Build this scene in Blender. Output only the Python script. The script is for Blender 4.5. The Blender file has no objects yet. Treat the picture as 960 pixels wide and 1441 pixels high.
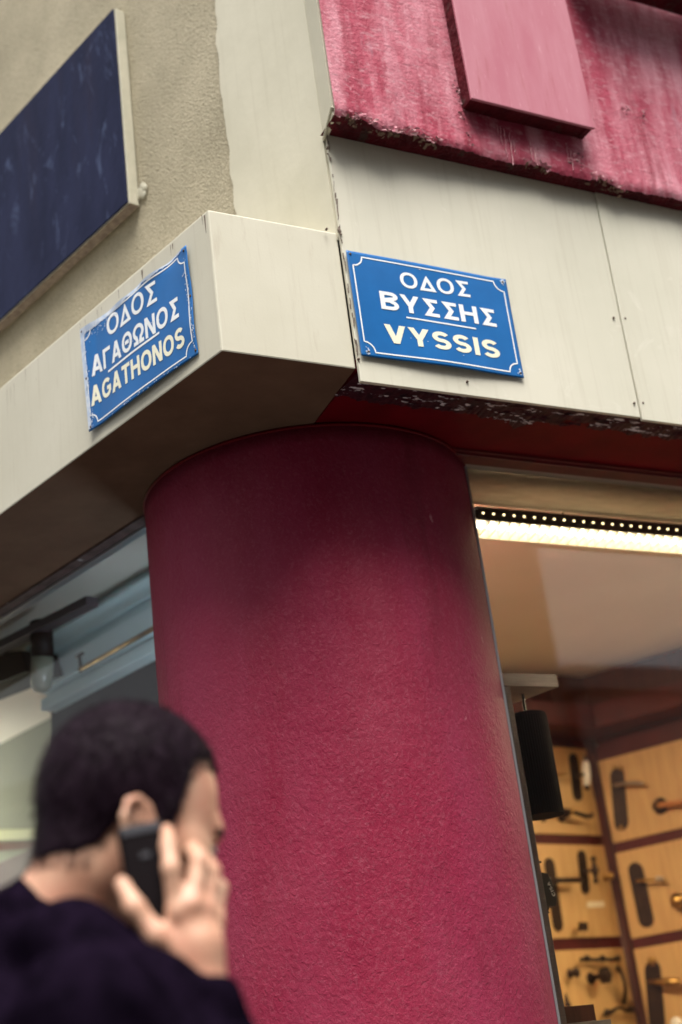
import bpy, bmesh, math, random
import numpy as np
from mathutils import Vector, Matrix, noise as mn
random.seed(7)
S = bpy.context.scene
COL = S.collection

# ------------------------------------------------------------------ camera
CAM = np.array([0.0, 0.0, 1.45])
FPX = 2001.4                                  # focal length in pixels of the 960 x 1441 photograph (50 mm)
def rotm(a, b, c):
    ca, sa, cb, sb, cc, sc = math.cos(a), math.sin(a), math.cos(b), math.sin(b), math.cos(c), math.sin(c)
    B = np.array([[1, 0, 0], [0, 0, 1], [0, -1, 0]])
    P = np.array([[1, 0, 0], [0, cb, -sb], [0, sb, cb]])
    Y = np.array([[ca, -sa, 0], [sa, ca, 0], [0, 0, 1]])
    R = np.array([[cc, -sc, 0], [sc, cc, 0], [0, 0, 1]])
    return Y @ P @ B @ R
RM = np.array([[0.888603, 0.074069, 0.452657], [-0.443031, 0.394157, 0.805211], [-0.118777, -0.916054, 0.383064]])
cd = bpy.data.cameras.new('camera'); cam = bpy.data.objects.new('camera', cd); COL.objects.link(cam)
cd.sensor_fit = 'VERTICAL'; cd.sensor_height = 36; cd.sensor_width = 24; cd.lens = 50
cd.clip_start = 0.05; cd.clip_end = 500
mw = Matrix.Identity(4)
for i in range(3):
    mw[i][0] = RM[i][0]; mw[i][1] = -RM[i][1]; mw[i][2] = -RM[i][2]; mw[i][3] = CAM[i]
cam.matrix_world = mw
cd.dof.use_dof = True; cd.dof.focus_distance = 3.05; cd.dof.aperture_fstop = 2.15; cd.dof.aperture_blades = 0
S.camera = cam

# ------------------------------------------------------------------ world, sun, exposure
SUN_EL, SUN_AZ = math.radians(66), math.radians(198)
w = bpy.data.worlds.new('World'); S.world = w; w.use_nodes = True
nt = w.node_tree; bg = nt.nodes['Background']
sky = nt.nodes.new('ShaderNodeTexSky'); sky.sky_type = 'NISHITA'; sky.sun_disc = False
sky.sun_elevation = SUN_EL; sky.sun_rotation = SUN_AZ; sky.dust_density = 4; sky.air_density = 1.0; sky.ozone_density = 0.6
hs = nt.nodes.new('ShaderNodeHueSaturation'); hs.inputs['Saturation'].default_value = 0.12
nt.links.new(sky.outputs[0], hs.inputs['Color']); nt.links.new(hs.outputs[0], bg.inputs[0])
bg.inputs[1].default_value = 0.09
sl = bpy.data.lights.new('sun', 'SUN'); sl.energy = 3.0; sl.angle = math.radians(40); sl.color = (1, .96, .88)
so = bpy.data.objects.new('sun', sl); COL.objects.link(so)
# Nishita: rotation measured from +Y, clockwise
sd = Vector((math.sin(SUN_AZ) * math.cos(SUN_EL), math.cos(SUN_AZ) * math.cos(SUN_EL), math.sin(SUN_EL)))
so.rotation_euler = sd.to_track_quat('Z', 'Y').to_euler(); so.location = (0, -3, 12)
S.view_settings.view_transform = 'Standard'; S.view_settings.look = 'None'
S.view_settings.exposure = 1.2; S.view_settings.gamma = 1.0
S.render.engine = 'CYCLES'
S.cycles.use_denoising = True
S.cycles.max_bounces = 8; S.cycles.transparent_max_bounces = 12
S.cycles.sample_clamp_indirect = 6

# ------------------------------------------------------------------ geometry of the place
Z = np.array([0, 0, 1.0]); X = np.array([1.0, 0, 0]); Y = np.array([0, 1.0, 0])
K = np.array([1.467, 2.454, 0.0])             # street corner of the building
dA = np.array([-0.2489, 0.9685, 0.0])         # direction of the Agathonos side
nA = np.array([0.9685, 0.2489, 0.0])          # into the building from that side
def ray(x, y): return RM @ np.array([(x - 480) / FPX, (y - 720.5) / FPX, 1.0])
def hit(x, y, P, n):                          # where the line of sight meets a real plane of the place
    d = ray(x, y); return CAM + d * (np.dot(np.array(P) - CAM, n) / np.dot(d, n))
def at_y(x, y, yy): return hit(x, y, (0, yy, 0), Y)
def at_z(x, y, zz): return hit(x, y, (0, 0, zz), Z)
def at_A(x, y, off=0.0): return hit(x, y, K + nA * off, nA)   # plane parallel to the Agathonos wall
def pA(s, off, z): p = K + dA * s + nA * off; return np.array([p[0], p[1], z])

# ------------------------------------------------------------------ materials
def mat(name, col, rough=.6, col2=None, nscale=4, ndet=5, nlo=.35, nhi=.65, bump=0, bscale=60, bdet=4, bdist=.002,
        metal=0, spec=.5, stretch=(1, 1, 1), emis=None, estr=0, coat=0, bstretch=None, sheen=0):
    m = bpy.data.materials.new(name); m.use_nodes = True
    n, l = m.node_tree.nodes, m.node_tree.links; p = n['Principled BSDF']
    p.inputs['Roughness'].default_value = rough; p.inputs['Metallic'].default_value = metal
    p.inputs['Specular IOR Level'].default_value = spec
    p.inputs['Coat Weight'].default_value = coat; p.inputs['Sheen Weight'].default_value = sheen
    p.inputs['Base Color'].default_value = (*col, 1)
    tc = n.new('ShaderNodeTexCoord')
    def mapped(st):
        mp = n.new('ShaderNodeMapping'); mp.inputs['Scale'].default_value = st
        l.new(tc.outputs['Object'], mp.inputs['Vector']); return mp.outputs[0]
    if col2:
        nz = n.new('ShaderNodeTexNoise'); nz.inputs['Scale'].default_value = nscale; nz.inputs['Detail'].default_value = ndet
        nz.inputs['Roughness'].default_value = .6
        l.new(mapped(stretch), nz.inputs['Vector'])
        mr = n.new('ShaderNodeMapRange'); mr.inputs[1].default_value = nlo; mr.inputs[2].default_value = nhi
        l.new(nz.outputs['Fac'], mr.inputs[0])
        mx = n.new('ShaderNodeMix'); mx.data_type = 'RGBA'
        mx.inputs['A'].default_value = (*col, 1); mx.inputs['B'].default_value = (*col2, 1)
        l.new(mr.outputs[0], mx.inputs['Factor']); l.new(mx.outputs['Result'], p.inputs['Base Color'])
    if bump:
        nb = n.new('ShaderNodeTexNoise'); nb.inputs['Scale'].default_value = bscale; nb.inputs['Detail'].default_value = bdet
        l.new(mapped(bstretch or (1, 1, 1)), nb.inputs['Vector'])
        bp = n.new('ShaderNodeBump'); bp.inputs['Strength'].default_value = bump; bp.inputs['Distance'].default_value = bdist
        l.new(nb.outputs['Fac'], bp.inputs['Height']); l.new(bp.outputs[0], p.inputs['Normal'])
    if emis:
        p.inputs['Emission Color'].default_value = (*emis, 1); p.inputs['Emission Strength'].default_value = estr
    return m
def nodes(m): return m.node_tree.nodes, m.node_tree.links, m.node_tree.nodes['Principled BSDF']
def layer(m, col, scale, lo, hi, stretch=(1, 1, 1), det=6, kind='noise', amount=1.0, rough=None, disp=None, dist=1.0):
    """another wear layer mixed over whatever feeds the base colour"""
    n, l, p = nodes(m)
    tc = n.new('ShaderNodeTexCoord'); mp = n.new('ShaderNodeMapping'); mp.inputs['Scale'].default_value = stretch
    l.new(tc.outputs['Object'], mp.inputs['Vector'])
    t = n.new('ShaderNodeTexNoise'); t.inputs['Scale'].default_value = scale; t.inputs['Detail'].default_value = det
    t.inputs['Roughness'].default_value = .65; t.inputs['Distortion'].default_value = disp or 0
    l.new(mp.outputs[0], t.inputs['Vector'])
    mr = n.new('ShaderNodeMapRange'); mr.inputs[1].default_value = lo; mr.inputs[2].default_value = hi; mr.inputs[4].default_value = amount
    l.new(t.outputs['Fac'], mr.inputs[0])
    mx = n.new('ShaderNodeMix'); mx.data_type = 'RGBA'; mx.inputs['B'].default_value = (*col, 1)
    if p.inputs['Base Color'].links: l.new(p.inputs['Base Color'].links[0].from_socket, mx.inputs['A'])
    else: mx.inputs['A'].default_value = p.inputs['Base Color'].default_value
    l.new(mr.outputs[0], mx.inputs['Factor']); l.new(mx.outputs['Result'], p.inputs['Base Color'])
    return m
def add_bump(m, scale, strength, dist=.002, stretch=(1, 1, 1), det=3, kind='noise', disp=0):
    n, l, p = nodes(m)
    tc = n.new('ShaderNodeTexCoord'); mp = n.new('ShaderNodeMapping'); mp.inputs['Scale'].default_value = stretch
    l.new(tc.outputs['Object'], mp.inputs['Vector'])
    if kind == 'ridge':
        t = n.new('ShaderNodeTexNoise'); t.noise_type = 'RIDGED_MULTIFRACTAL'; t.inputs['Scale'].default_value = scale
        t.inputs['Detail'].default_value = det; t.inputs['Distortion'].default_value = disp; out = t.outputs['Fac']
    elif kind == 'voronoi':
        t = n.new('ShaderNodeTexVoronoi'); t.inputs['Scale'].default_value = scale; out = t.outputs['Distance']
    else:
        t = n.new('ShaderNodeTexNoise'); t.inputs['Scale'].default_value = scale; t.inputs['Detail'].default_value = det
        t.inputs['Distortion'].default_value = disp; out = t.outputs['Fac']
    l.new(mp.outputs[0], t.inputs['Vector'])
    b = n.new('ShaderNodeBump'); b.inputs['Strength'].default_value = strength; b.inputs['Distance'].default_value = dist
    l.new(out, b.inputs['Height'])
    if p.inputs['Normal'].links: l.new(p.inputs['Normal'].links[0].from_socket, b.inputs['Normal'])
    l.new(b.outputs[0], p.inputs['Normal'])
    return m

CREAM = (.60, .57, .45)
m_stucco = mat('rough stucco', (.56, .495, .36), .95, (.43, .38, .27), 3, 6, bump=1.0, bscale=165, bdet=6, bdist=.012, spec=.2)
layer(m_stucco, (.22, .185, .13), 170, .54, .66, det=3, amount=.7)
layer(m_stucco, (.62, .56, .42), 150, .58, .68, det=3, amount=.6)
add_bump(m_stucco, 260, .7, .004, det=2)
m_smooth = mat('smooth cream render', (.62, .585, .47), .8, (.54, .51, .40), 2.5, 7, bump=.25, bscale=35, bdist=.003, bstretch=(1, 1, .6))
add_bump(m_smooth, 9, .25, .004, det=6)
m_clad = mat('cream painted board', (.64, .61, .51), .55, (.57, .55, .45), 1.6, 6, bump=.12, bscale=240, bdist=.001)
layer(m_clad, (.40, .37, .29), 14, .64, .78, (1, 1, .35), amount=.35)
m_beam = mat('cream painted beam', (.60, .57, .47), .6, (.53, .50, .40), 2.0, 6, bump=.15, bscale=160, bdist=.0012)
layer(m_beam, (.34, .27, .20), 9, .60, .76, (3, 3, .5), amount=.4)
layer(m_beam, (.40, .35, .27), 26, .55, .75, (3, 3, .12), amount=.35)
layer(m_beam, (.20, .16, .13), 120, .73, .76, amount=.6)
layer(m_beam, (.30, .26, .22), 17, .70, .72, (1, 1, 1), det=9, amount=.5, disp=3)
layer(m_clad, (.44, .40, .31), 22, .52, .78, (3, 1, .10), amount=.4)
layer(m_clad, (.25, .20, .16), 110, .74, .77, amount=.6)
layer(m_clad, (.70, .67, .58), 9, .60, .66, (1, 1, 1), det=8, amount=.35, disp=1.5)
layer(m_smooth, (.44, .40, .30), 18, .55, .78, (3, 3, .15), amount=.35)
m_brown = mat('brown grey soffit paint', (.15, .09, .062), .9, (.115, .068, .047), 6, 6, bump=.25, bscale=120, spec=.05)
m_red = mat('dark red paint', (.145, .002, .007), .5, (.10, .0015, .005), 8, 5, bump=.12, bscale=70, spec=.12)
m_redtrim = mat('dark red timber strip', (.12, .008, .012), .35, (.08, .008, .01), 20, 5, bump=.1, bscale=60)
layer(m_redtrim, (.5, .25, .2), 60, .70, .74, (.6, 3, 3), amount=.8)

m_col = mat('crimson column paint', (.25, .017, .048), .58, (.20, .012, .037), 2.2, 6, spec=.13)
add_bump(m_col, 100, .6, .0042, det=5, disp=.6, stretch=(1, 1, .8))
add_bump(m_col, 14, .35, .010, det=4)
add_bump(m_col, 280, .45, .0014, det=2)
layer(m_col, (.38, .13, .17), 110, .50, .74, det=6, amount=.32, disp=.9)
layer(m_col, (.34, .10, .135), 3.0, .40, .75, (1.2, 1.2, .5), amount=.25)
layer(m_col, (.28, .035, .085), 1.6, .45, .70, (1.5, 1.5, .35), amount=.6)
layer(m_col, (.10, .008, .016), 4.5, .58, .76, (1.6, 1.6, .25), amount=.55)
layer(m_col, (.50, .22, .26), 34, .72, .76, (1, 1, .35), det=4, amount=.7)

m_pink = mat('weathered rose render', (.40, .050, .095), .62, (.30, .022, .055), 7, 7, stretch=(2.2, 2.2, .6), spec=.35)
layer(m_pink, (.62, .27, .33), 4.2, .44, .66, (2.3, 2.3, .42), amount=.85)
layer(m_pink, (.70, .44, .49), 46, .52, .70, (.8, 1, 1.6), det=6, amount=.4, disp=.4)
layer(m_pink, (.24, .012, .035), 5, .58, .70, (2.8, 2.8, .3), amount=.75)
layer(m_pink, (.28, .20, .26), 3.1, .66, .74, (2.8, 2.8, .5), amount=.5)
add_bump(m_pink, 26, .35, .008, (.6, 1, 1.3), det=9, disp=.3)
add_bump(m_pink, 120, .55, .004, det=5)
m_pinkpanel = mat('rose painted board', (.47, .175, .225), .6, (.42, .12, .17), 5, 6, stretch=(3, 3, .5), bump=.15, bscale=90, bdist=.001)
layer(m_pinkpanel, (.34, .07, .09), 16, .57, .72, (3, 3, .3), amount=.6)
layer(m_pinkpanel, (.74, .42, .48), 50, .60, .75, (3, 3, .4), amount=.5)
m_pinkunder = mat('crumbling red underside and shade', (.10, .005, .012), .6, (.05, .004, .008), 14, 6, bump=.8, bscale=40, bdist=.01, spec=.15)
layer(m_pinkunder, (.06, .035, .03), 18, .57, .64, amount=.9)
m_flake_pink = mat('pale pink paint flake', (.66, .38, .40), .6, (.45, .10, .16), 60, 4)
m_flake_dark = mat('dark paint flake', (.020, .005, .010), .6, (.06, .006, .014), 40, 4, spec=.15)
m_flake_white = mat('bare white flake', (.72, .70, .76), .5, (.5, .45, .5), 60, 4)
m_flake_earth = mat('old plaster crumb', (.12, .075, .05), .9, (.30, .20, .15), 60, 4)
m_dark = mat('dark hole', (.02, .015, .012), .8)
m_peel = mat('peeled dark paint layer', (.022, .006, .012), .5, (.06, .008, .016), 40, 5, bump=.5, bscale=120, bdist=.003, spec=.25)
m_edge = mat('dark chipped edge paint', (.05, .03, .03), .5, (.12, .08, .08), 30, 5, bump=.4, bscale=80, spec=.3)
layer(m_edge, (.6, .58, .6), 16, .66, .69, (1, 1, 1), amount=1)
layer(m_peel, (.66, .64, .72), 24, .605, .62, (.45, 2.0, 1), det=6, amount=1)

m_blueboard = mat('weathered navy board', (.011, .014, .040), .55, (.019, .023, .060), 5, 6, stretch=(2, 2, .6), bump=.3, bscale=30, bdist=.003, spec=.08)
layer(m_blueboard, (.10, .13, .24), 3.2, .57, .70, (1.6, 1.6, .9), amount=.5, disp=2.6)
layer(m_blueboard, (.16, .20, .33), 9, .66, .74, (1, 1, .6), amount=.5, disp=1.2)
layer(m_blueboard, (.02, .018, .04), 3, .55, .7, (2, 2, .3), amount=.7)
m_cement = mat('cream edge render', (.50, .47, .37), .8, (.42, .40, .31), 14, 5, bump=.4, bscale=50, bdist=.003)

m_blue = mat('blue sign enamel', (.005, .108, .34), .33, (.008, .13, .40), 8, 4, spec=.35)
m_white = mat('white sign enamel', (.80, .82, .84), .4)
m_yellow = mat('aged ivory lettering', (.82, .79, .62), .4)
m_rust = mat('rusty screw', (.10, .065, .05), .6, metal=.6)
m_scratch = mat('white scuffed enamel', (.62, .66, .74), .45, (.40, .50, .68), 60, 5)
m_stain_shade = mat('dark water stain and rim shade', (.13, .095, .08), .85, (.24, .19, .15), 60, 4)
m_alu = mat('pale metal frame', (.42, .42, .44), .35, metal=.7)
m_greywood = mat('grey wood grain shelf', (.20, .185, .20), .55, (.15, .14, .155), 30, 5, stretch=(.5, 4, 8), bump=.1, bscale=60)
m_black = mat('black plastic', (.012, .010, .012), .4)
m_ribbed = mat('black ribbed casing', (.006, .003, .005), .6, spec=.03)

m_ceil = mat('shop ceiling paint', (.74, .69, .62), .8, (.68, .63, .56), 1.5, 4)
m_ceil_blue = mat('pale moulding in blue daylight', (.66, .78, .80), .6, (.60, .72, .75), 3, 4)  # blue of the daylight is put into this pale paint
m_blind = mat('rolled cream awning cloth', (.80, .74, .60), .8, (.68, .62, .49), 26, 5, stretch=(.6, 3, 3), bump=.5, bscale=18, bdist=.008)
m_brass = mat('aged brass', (.55, .34, .10), .3, (.30, .17, .05), 30, 4, metal=1)
m_bronze = mat('dark bronze', (.018, .009, .006), .4, (.04, .02, .012), 40, 4, metal=.4, spec=.3)
m_steel = mat('brushed steel', (.5, .45, .40), .3, metal=1)
m_porc = mat('white porcelain', (.75, .72, .66), .25)
m_orangewood = mat('orange wood grip', (.45, .17, .05), .4)
m_panelwood = mat('light oak veneer', (.60, .38, .15), .5, (.50, .30, .115), 9, 6, stretch=(6, 6, .5))
m_redframe = mat('oxblood cabinet frame', (.085, .006, .006), .5, (.05, .004, .004), 8, 5, spec=.2)
m_darkwood = mat('dark mahogany', (.045, .009, .005), .5, (.075, .018, .009), 10, 6, stretch=(6, 6, .6), spec=.2)
m_fixture = mat('dark fixture housing', (.02, .012, .010), .5, spec=.2)
m_louvre = mat('lamp louvre', (.84, .79, .66), .35, emis=(1, .80, .46), estr=.12)
m_tube = mat('lit fluorescent tube', (1, .9, .7), .4, emis=(1, .92, .76), estr=4)
m_bead = mat('lit lamp bead', (1, .9, .6), .4, emis=(1, .80, .42), estr=2.2)
m_shopwall = mat('shop back wall', (.34, .35, .29), .8, (.30, .31, .26), 2, 4)
m_shopfloor = mat('shop floor', (.25, .17, .10), .5, (.2, .13, .08), 3, 4)
m_pave = mat('grey paving', (.10, .09, .078), .8, (.08, .072, .062), 6, 6, bump=.3, bscale=60)
m_road = mat('asphalt', (.055, .054, .052), .9, (.045, .044, .042), 30, 6, bump=.5, bscale=150)
m_opp = mat('plain facade paint', (.20, .17, .14), .8, (.16, .14, .12), 2, 5)
m_oppwin = mat('dark window glass', (.03, .035, .04), .1)

m_skin = mat('skin', (.60, .36, .25), .5, (.48, .25, .165), 16, 4, bump=.1, bscale=200, bdist=.0006)
layer(m_skin, (.58, .22, .15), 11, .45, .66, amount=.55)
nodes(m_skin)[2].inputs['Subsurface Weight'].default_value = .12
nodes(m_skin)[2].inputs['Subsurface Radius'].default_value = (.012, .005, .003)
m_hair = mat('dark cropped hair', (.007, .003, .006), .5, (.014, .007, .013), 60, 4, bump=.8, bscale=300, bdist=.003, bstretch=(1, 1, .25), spec=.05)
m_knit = mat('navy knitwear', (.0035, .0022, .005), .95, (.007, .004, .010), 40, 4, bump=.4, bscale=250, spec=.0)
m_trouser = mat('dark trousers', (.02, .02, .028), .85, (.03, .03, .04), 10, 4)
m_shoe = mat('black leather', (.015, .013, .012), .4)
m_phone = mat('black phone casing', (.006, .004, .005), .5, spec=.05)
m_phonegrey = mat('grey phone trim', (.04, .04, .05), .4, metal=.3)
m_eye = mat('eye', (.22, .20, .19), .3)

def glass_mat(name, tint, refl=1.0):
    m = bpy.data.materials.new(name); m.use_nodes = True
    n, l = m.node_tree.nodes, m.node_tree.links
    n.remove(n['Principled BSDF'])
    tr = n.new('ShaderNodeBsdfTransparent'); tr.inputs[0].default_value = (*tint, 1)
    gl = n.new('ShaderNodeBsdfGlossy'); gl.inputs['Roughness'].default_value = .012
    fr = n.new('ShaderNodeFresnel'); fr.inputs[0].default_value = 1.5
    mu = n.new('ShaderNodeMath'); mu.operation = 'MULTIPLY'; mu.inputs[1].default_value = refl
    mi = n.new('ShaderNodeMixShader')
    l.new(fr.outputs[0], mu.inputs[0]); l.new(mu.outputs[0], mi.inputs[0])
    l.new(tr.outputs[0], mi.inputs[1]); l.new(gl.outputs[0], mi.inputs[2]); l.new(mi.outputs[0], n['Material Output'].inputs[0])
    return m
m_glass = glass_mat('shop window glass', (.93, .94, .92), 1.9)

# ------------------------------------------------------------------ object helpers
ORG = {}
def org(o): return ORG.get(o.name, np.zeros(3)) if o else np.zeros(3)
def thing(name, label, cat, loc=(0, 0, 0), group=None):
    o = bpy.data.objects.new(name, None); COL.objects.link(o); o.location = loc; o.empty_display_size = .05
    o['label'] = label; o['category'] = cat
    if group: o['group'] = group
    ORG[o.name] = np.array(loc, float); return o
def tag(o, label, cat, group=None):
    o['label'] = label; o['category'] = cat
    if group: o['group'] = group
    return o
def mesh(name, verts, faces, m, parent=None, smooth=False, bevel=0, base=None, kind=None):
    """verts are world coordinates; children keep their thing's origin, top-level meshes get base (or centroid) as origin"""
    v = np.array(verts, float)
    if parent is not None: o0 = org(parent)
    elif base is not None: o0 = np.array(base, float)
    else: o0 = np.array([v[:, 0].mean(), v[:, 1].mean(), v[:, 2].min()])
    me = bpy.data.meshes.new(name); me.from_pydata([tuple(p) for p in v - o0], [], [tuple(f) for f in faces]); me.update()
    bm = bmesh.new(); bm.from_mesh(me); bmesh.ops.recalc_face_normals(bm, faces=bm.faces); bm.to_mesh(me); bm.free()
    if m: me.materials.append(m)
    o = bpy.data.objects.new(name, me); COL.objects.link(o)
    if parent is not None:
        o.parent = parent; ORG[o.name] = o0
    else:
        o.location = o0; ORG[o.name] = o0
    if smooth:
        for p in me.polygons: p.use_smooth = True
    if bevel:
        b = o.modifiers.new('bevel', 'BEVEL'); b.width = bevel; b.segments = 2; b.limit_method = 'ANGLE'; b.harden_normals = False
    if kind: o['kind'] = kind
    return o
def prism(poly, vec):
    """closed prism: polygon (list of 3-D points) extruded along vec"""
    n = len(poly); v = [np.array(p, float) for p in poly]; v += [p + np.array(vec, float) for p in v[:n]]
    f = [tuple(range(n))[::-1], tuple(range(n, 2 * n))] + [(i, (i + 1) % n, n + (i + 1) % n, n + i) for i in range(n)]
    return v, f
def box(o, a, b, c):
    o, a, b, c = (np.array(q, float) for q in (o, a, b, c)); return prism([o, o + a, o + a + b, o + b], c)
def merge(parts):
    V, F = [], []
    for v, f in parts:
        k = len(V); V += list(v); F += [tuple(i + k for i in q) for q in f]
    return V, F
def frame_of(d):
    d = np.array(d, float) / np.linalg.norm(d); u = np.cross(d, Z if abs(d[2]) < .9 else X); u /= np.linalg.norm(u)
    return u, np.cross(d, u)
def tube(pts, r, seg=12, flat=1.0, updir=None):
    pts = [np.array(p, float) for p in pts]; n = len(pts); rs = r if isinstance(r, (list, tuple)) else [r] * n
    V, F = [], []
    pu = None
    for i, p in enumerate(pts):
        d = pts[min(i + 1, n - 1)] - pts[max(i - 1, 0)]; d = d / (np.linalg.norm(d) + 1e-9)
        if pu is None:
            u = np.array(updir, float) if updir is not None else frame_of(d)[0]
        else: u = pu
        u = u - d * np.dot(u, d); u /= np.linalg.norm(u) + 1e-9; pu = u; q = np.cross(d, u)
        for k in range(seg):
            a = 2 * math.pi * k / seg; V.append(p + (u * math.cos(a) + q * math.sin(a) * flat) * rs[i])
    for i in range(n - 1):
        for k in range(seg):
            a, b = i * seg + k, i * seg + (k + 1) % seg; F.append((a, b, b + seg, a + seg))
    F.append(tuple(range(seg))[::-1]); F.append(tuple(range((n - 1) * seg, n * seg)))
    return V, F
def lathe(p, axis, prof, seg=16):
    """prof: list of (radius, height along axis)"""
    u, q = frame_of(axis); axis = np.array(axis, float) / np.linalg.norm(axis); V, F = [], []
    for r, h in prof:
        for k in range(seg):
            a = 2 * math.pi * k / seg; V.append(np.array(p) + axis * h + (u * math.cos(a) + q * math.sin(a)) * max(r, 1e-5))
    for i in range(len(prof) - 1):
        for k in range(seg):
            a, b = i * seg + k, i * seg + (k + 1) % seg; F.append((a, b, b + seg, a + seg))
    F.append(tuple(range(seg))[::-1]); F.append(tuple(range((len(prof) - 1) * seg, len(prof) * seg)))
    return V, F
def nz(x, y=0, z=0): return mn.noise(Vector((x, y, z)))

# ================================================================== GROUND
o = mesh('road', *box((-60, -60, -.14), (120, 0, 0), (0, 120, 0), (0, 0, .12)), m_road, base=(0, 0, -.02), kind='structure')
o = mesh('pavement', *prism([pA(-1.6, -1.8, -.01), K + np.array([12, -1.8 - .0, -.01]), K + np.array([12, .3, -.01]), pA(.3, .1, -.01), pA(14, .1, -.01), pA(14, -1.8, -.01)], (0, 0, .11)), m_pave, kind='structure', bevel=.01)

# ================================================================== THE BUILDING
bld = thing('corner_building', 'corner building with cream rendered walls, a projecting cream beam and a weathered rose upper storey', 'building', (K[0], K[1], .1))
ZB, ZT, ZF = 2.978, 3.345, 2.942          # beam underside, beam top, bottom edge of the cream boards
GLA = .055                                # Agathonos glass line, metres inside the wall plane
GLV = 2.85                                # Vyssis glass line
B0 = np.array([1.138, 2.454, 0])
# Agathonos wall above the beam
z0 = ZT - .02
m_ = mesh('stucco_wall', *prism([pA(.02, .003, z0), pA(14, .003, z0), pA(14, .28, z0), pA(.02, .28, z0)], (0, 0, 4.4)), m_stucco, bld)
# smooth strip by the corner, its ragged edge towards the stucco
pr = at_A(328, 300)[:2]; s_edge = np.dot(np.array([*pr, 0]) - K, dA)
ps = at_A(300, 0); s_edge2 = np.dot(ps - K, dA)
V, F = [], []
zz = np.linspace(z0, 7.7, 260); 
for z in zz:
    t = (z - ZT) / (ps[2] - ZT); s = s_edge + (s_edge2 - s_edge) * min(max(t, 0), 1.2) + .012 * nz(z * 3.1, 2) + .012 * nz(z * 14, 5) + .006 * nz(z * 60, 9)
    V += [pA(s, .0045, z), pA(s - .006, -.0035, z), pA(s - .10, -.004, z), pA(0, -.004, z), pA(0, .02, z)]
for i in range(len(zz) - 1):
    for j in range(4): a = i * 5 + j; F.append((a, a + 1, a + 6, a + 5))
mesh('smooth_render_strip', V, F, m_smooth, bld, smooth=False)
# beam: wraps the corner, its flush end faces Vyssis street
Kb = np.array([1.493, 2.752, 0])
beam = [B0, K - (0.001, 0, 0), Kb, pA(.60, GLA, 0), pA(14, GLA, 0), pA(14, -.318, 0)]
V, F = prism([p + np.array([0, 0, ZB]) for p in beam], (0, 0, ZT - ZB))
o = mesh('cream_beam', V, F, m_beam, bld, bevel=.004)
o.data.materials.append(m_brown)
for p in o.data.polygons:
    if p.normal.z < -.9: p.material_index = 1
# thin lip at the inner edge of the soffit along the Agathonos window, paint peeling
mesh('peeling_soffit_edge', *prism([pA(.5, GLA - .035, ZB - .006), pA(14, GLA - .035, ZB - .006), pA(14, GLA + .001, ZB - .006), pA(.5, GLA + .001, ZB - .006)], (0, 0, .005)), m_edge, bld)
# red lintel over the Vyssis side
V, F = prism([(1.472, 2.459, ZB + .002), (14, 2.459, ZB + .002), (14, 2.78, ZB + .002), (1.497, 2.78, ZB + .002)], (0, 0, .03))
mesh('red_lintel', V, F, m_red, bld)
mesh('red_timber_strip', *prism([(1.6, 2.781, ZB - .012), (14, 2.781, ZB - .012), (14, GLV - .018, ZB - .012), (1.6, GLV - .018, ZB - .012)], (0, 0, .3)), m_redtrim, bld, bevel=.003)
mesh('red_timber_strip', *box((1.6, 2.768, ZB - .005), (12.4, 0, 0), (0, .012, 0), (0, 0, .006)), m_redtrim, bld)
# wall filling above lintel, behind the boards
mesh('wall_core', *box((1.486, 2.462, ZB + .034), (12.4, 0, 0), (0, .4, 0), (0, 0, 4.4)), m_dark, bld)
# cream cladding boards
seam = at_y(899, 590, 2.454)[0]; seam_top = at_y(833, 281.6, 2.454)[0]
def board(x0, x1, y, zb0, zb1, zt, xt1=None, xt0=None):
    p = [(x0, y, zb0), (x1, y, zb1), (xt1 or x1, y, zt), (xt0 or x0, y, zt)]
    return prism(p, (0, .010, 0))
zt = 3.64
bd = mesh('cladding_board', *board(1.4684, seam - .0015, 2.444, ZF, ZF + .001, zt, seam_top + .004), m_clad, bld, bevel=.0015)
bd2 = mesh('cladding_board', *board(seam + .0015, 3.31, 2.441, ZF - .006, ZF - .006, zt, 3.31, seam_top + .0055), m_clad, bld, bevel=.0015)
mesh('cladding_board', *board(3.314, 4.6, 2.443, ZF, ZF, zt), m_clad, bld, bevel=.0015)
for (x, y) in ((864, 447), (880, 448), (505, 505), (658, 537), (893, 567), (905, 567), (460, 322)):
    p = at_y(x, y, 2.441); mesh('board_screw', *lathe(p, (0, -1, 0), [(.0028, -.004), (.0032, .0008), (.002, .0016), (0, .002)], 10), m_rust, bd if x < 890 else bd2)
# crumbs along the corner joint
parts = []
rnd = random.Random(3)
for i in range(40):
    z = 2.99 + (3.62 - 2.99) * rnd.random(); s = .0012 + .0022 * rnd.random()
    p = np.array([1.4685 + rnd.uniform(-.0012, .0022), 2.4425, z])
    parts.append(tube([p, p + np.array([rnd.uniform(-.002, .002), -.001, rnd.uniform(.005, .02)])], s * .6, 5))
for i in range(16):
    p = np.array([1.467 + rnd.uniform(-.004, .003), 2.443, rnd.choice((3.345, 3.34, 3.35, 3.57, 3.575)) + rnd.uniform(-.012, .012)])
    parts.append(lathe(p, (rnd.uniform(-1, 1), -1, rnd.uniform(-1, 1)), [(.003, 0), (.004, .002), (.001, .004)], 6))
o = mesh('corner_joint_crack', *merge(parts), m_stain_shade, bld); o['kind'] = 'stuff'

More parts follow.
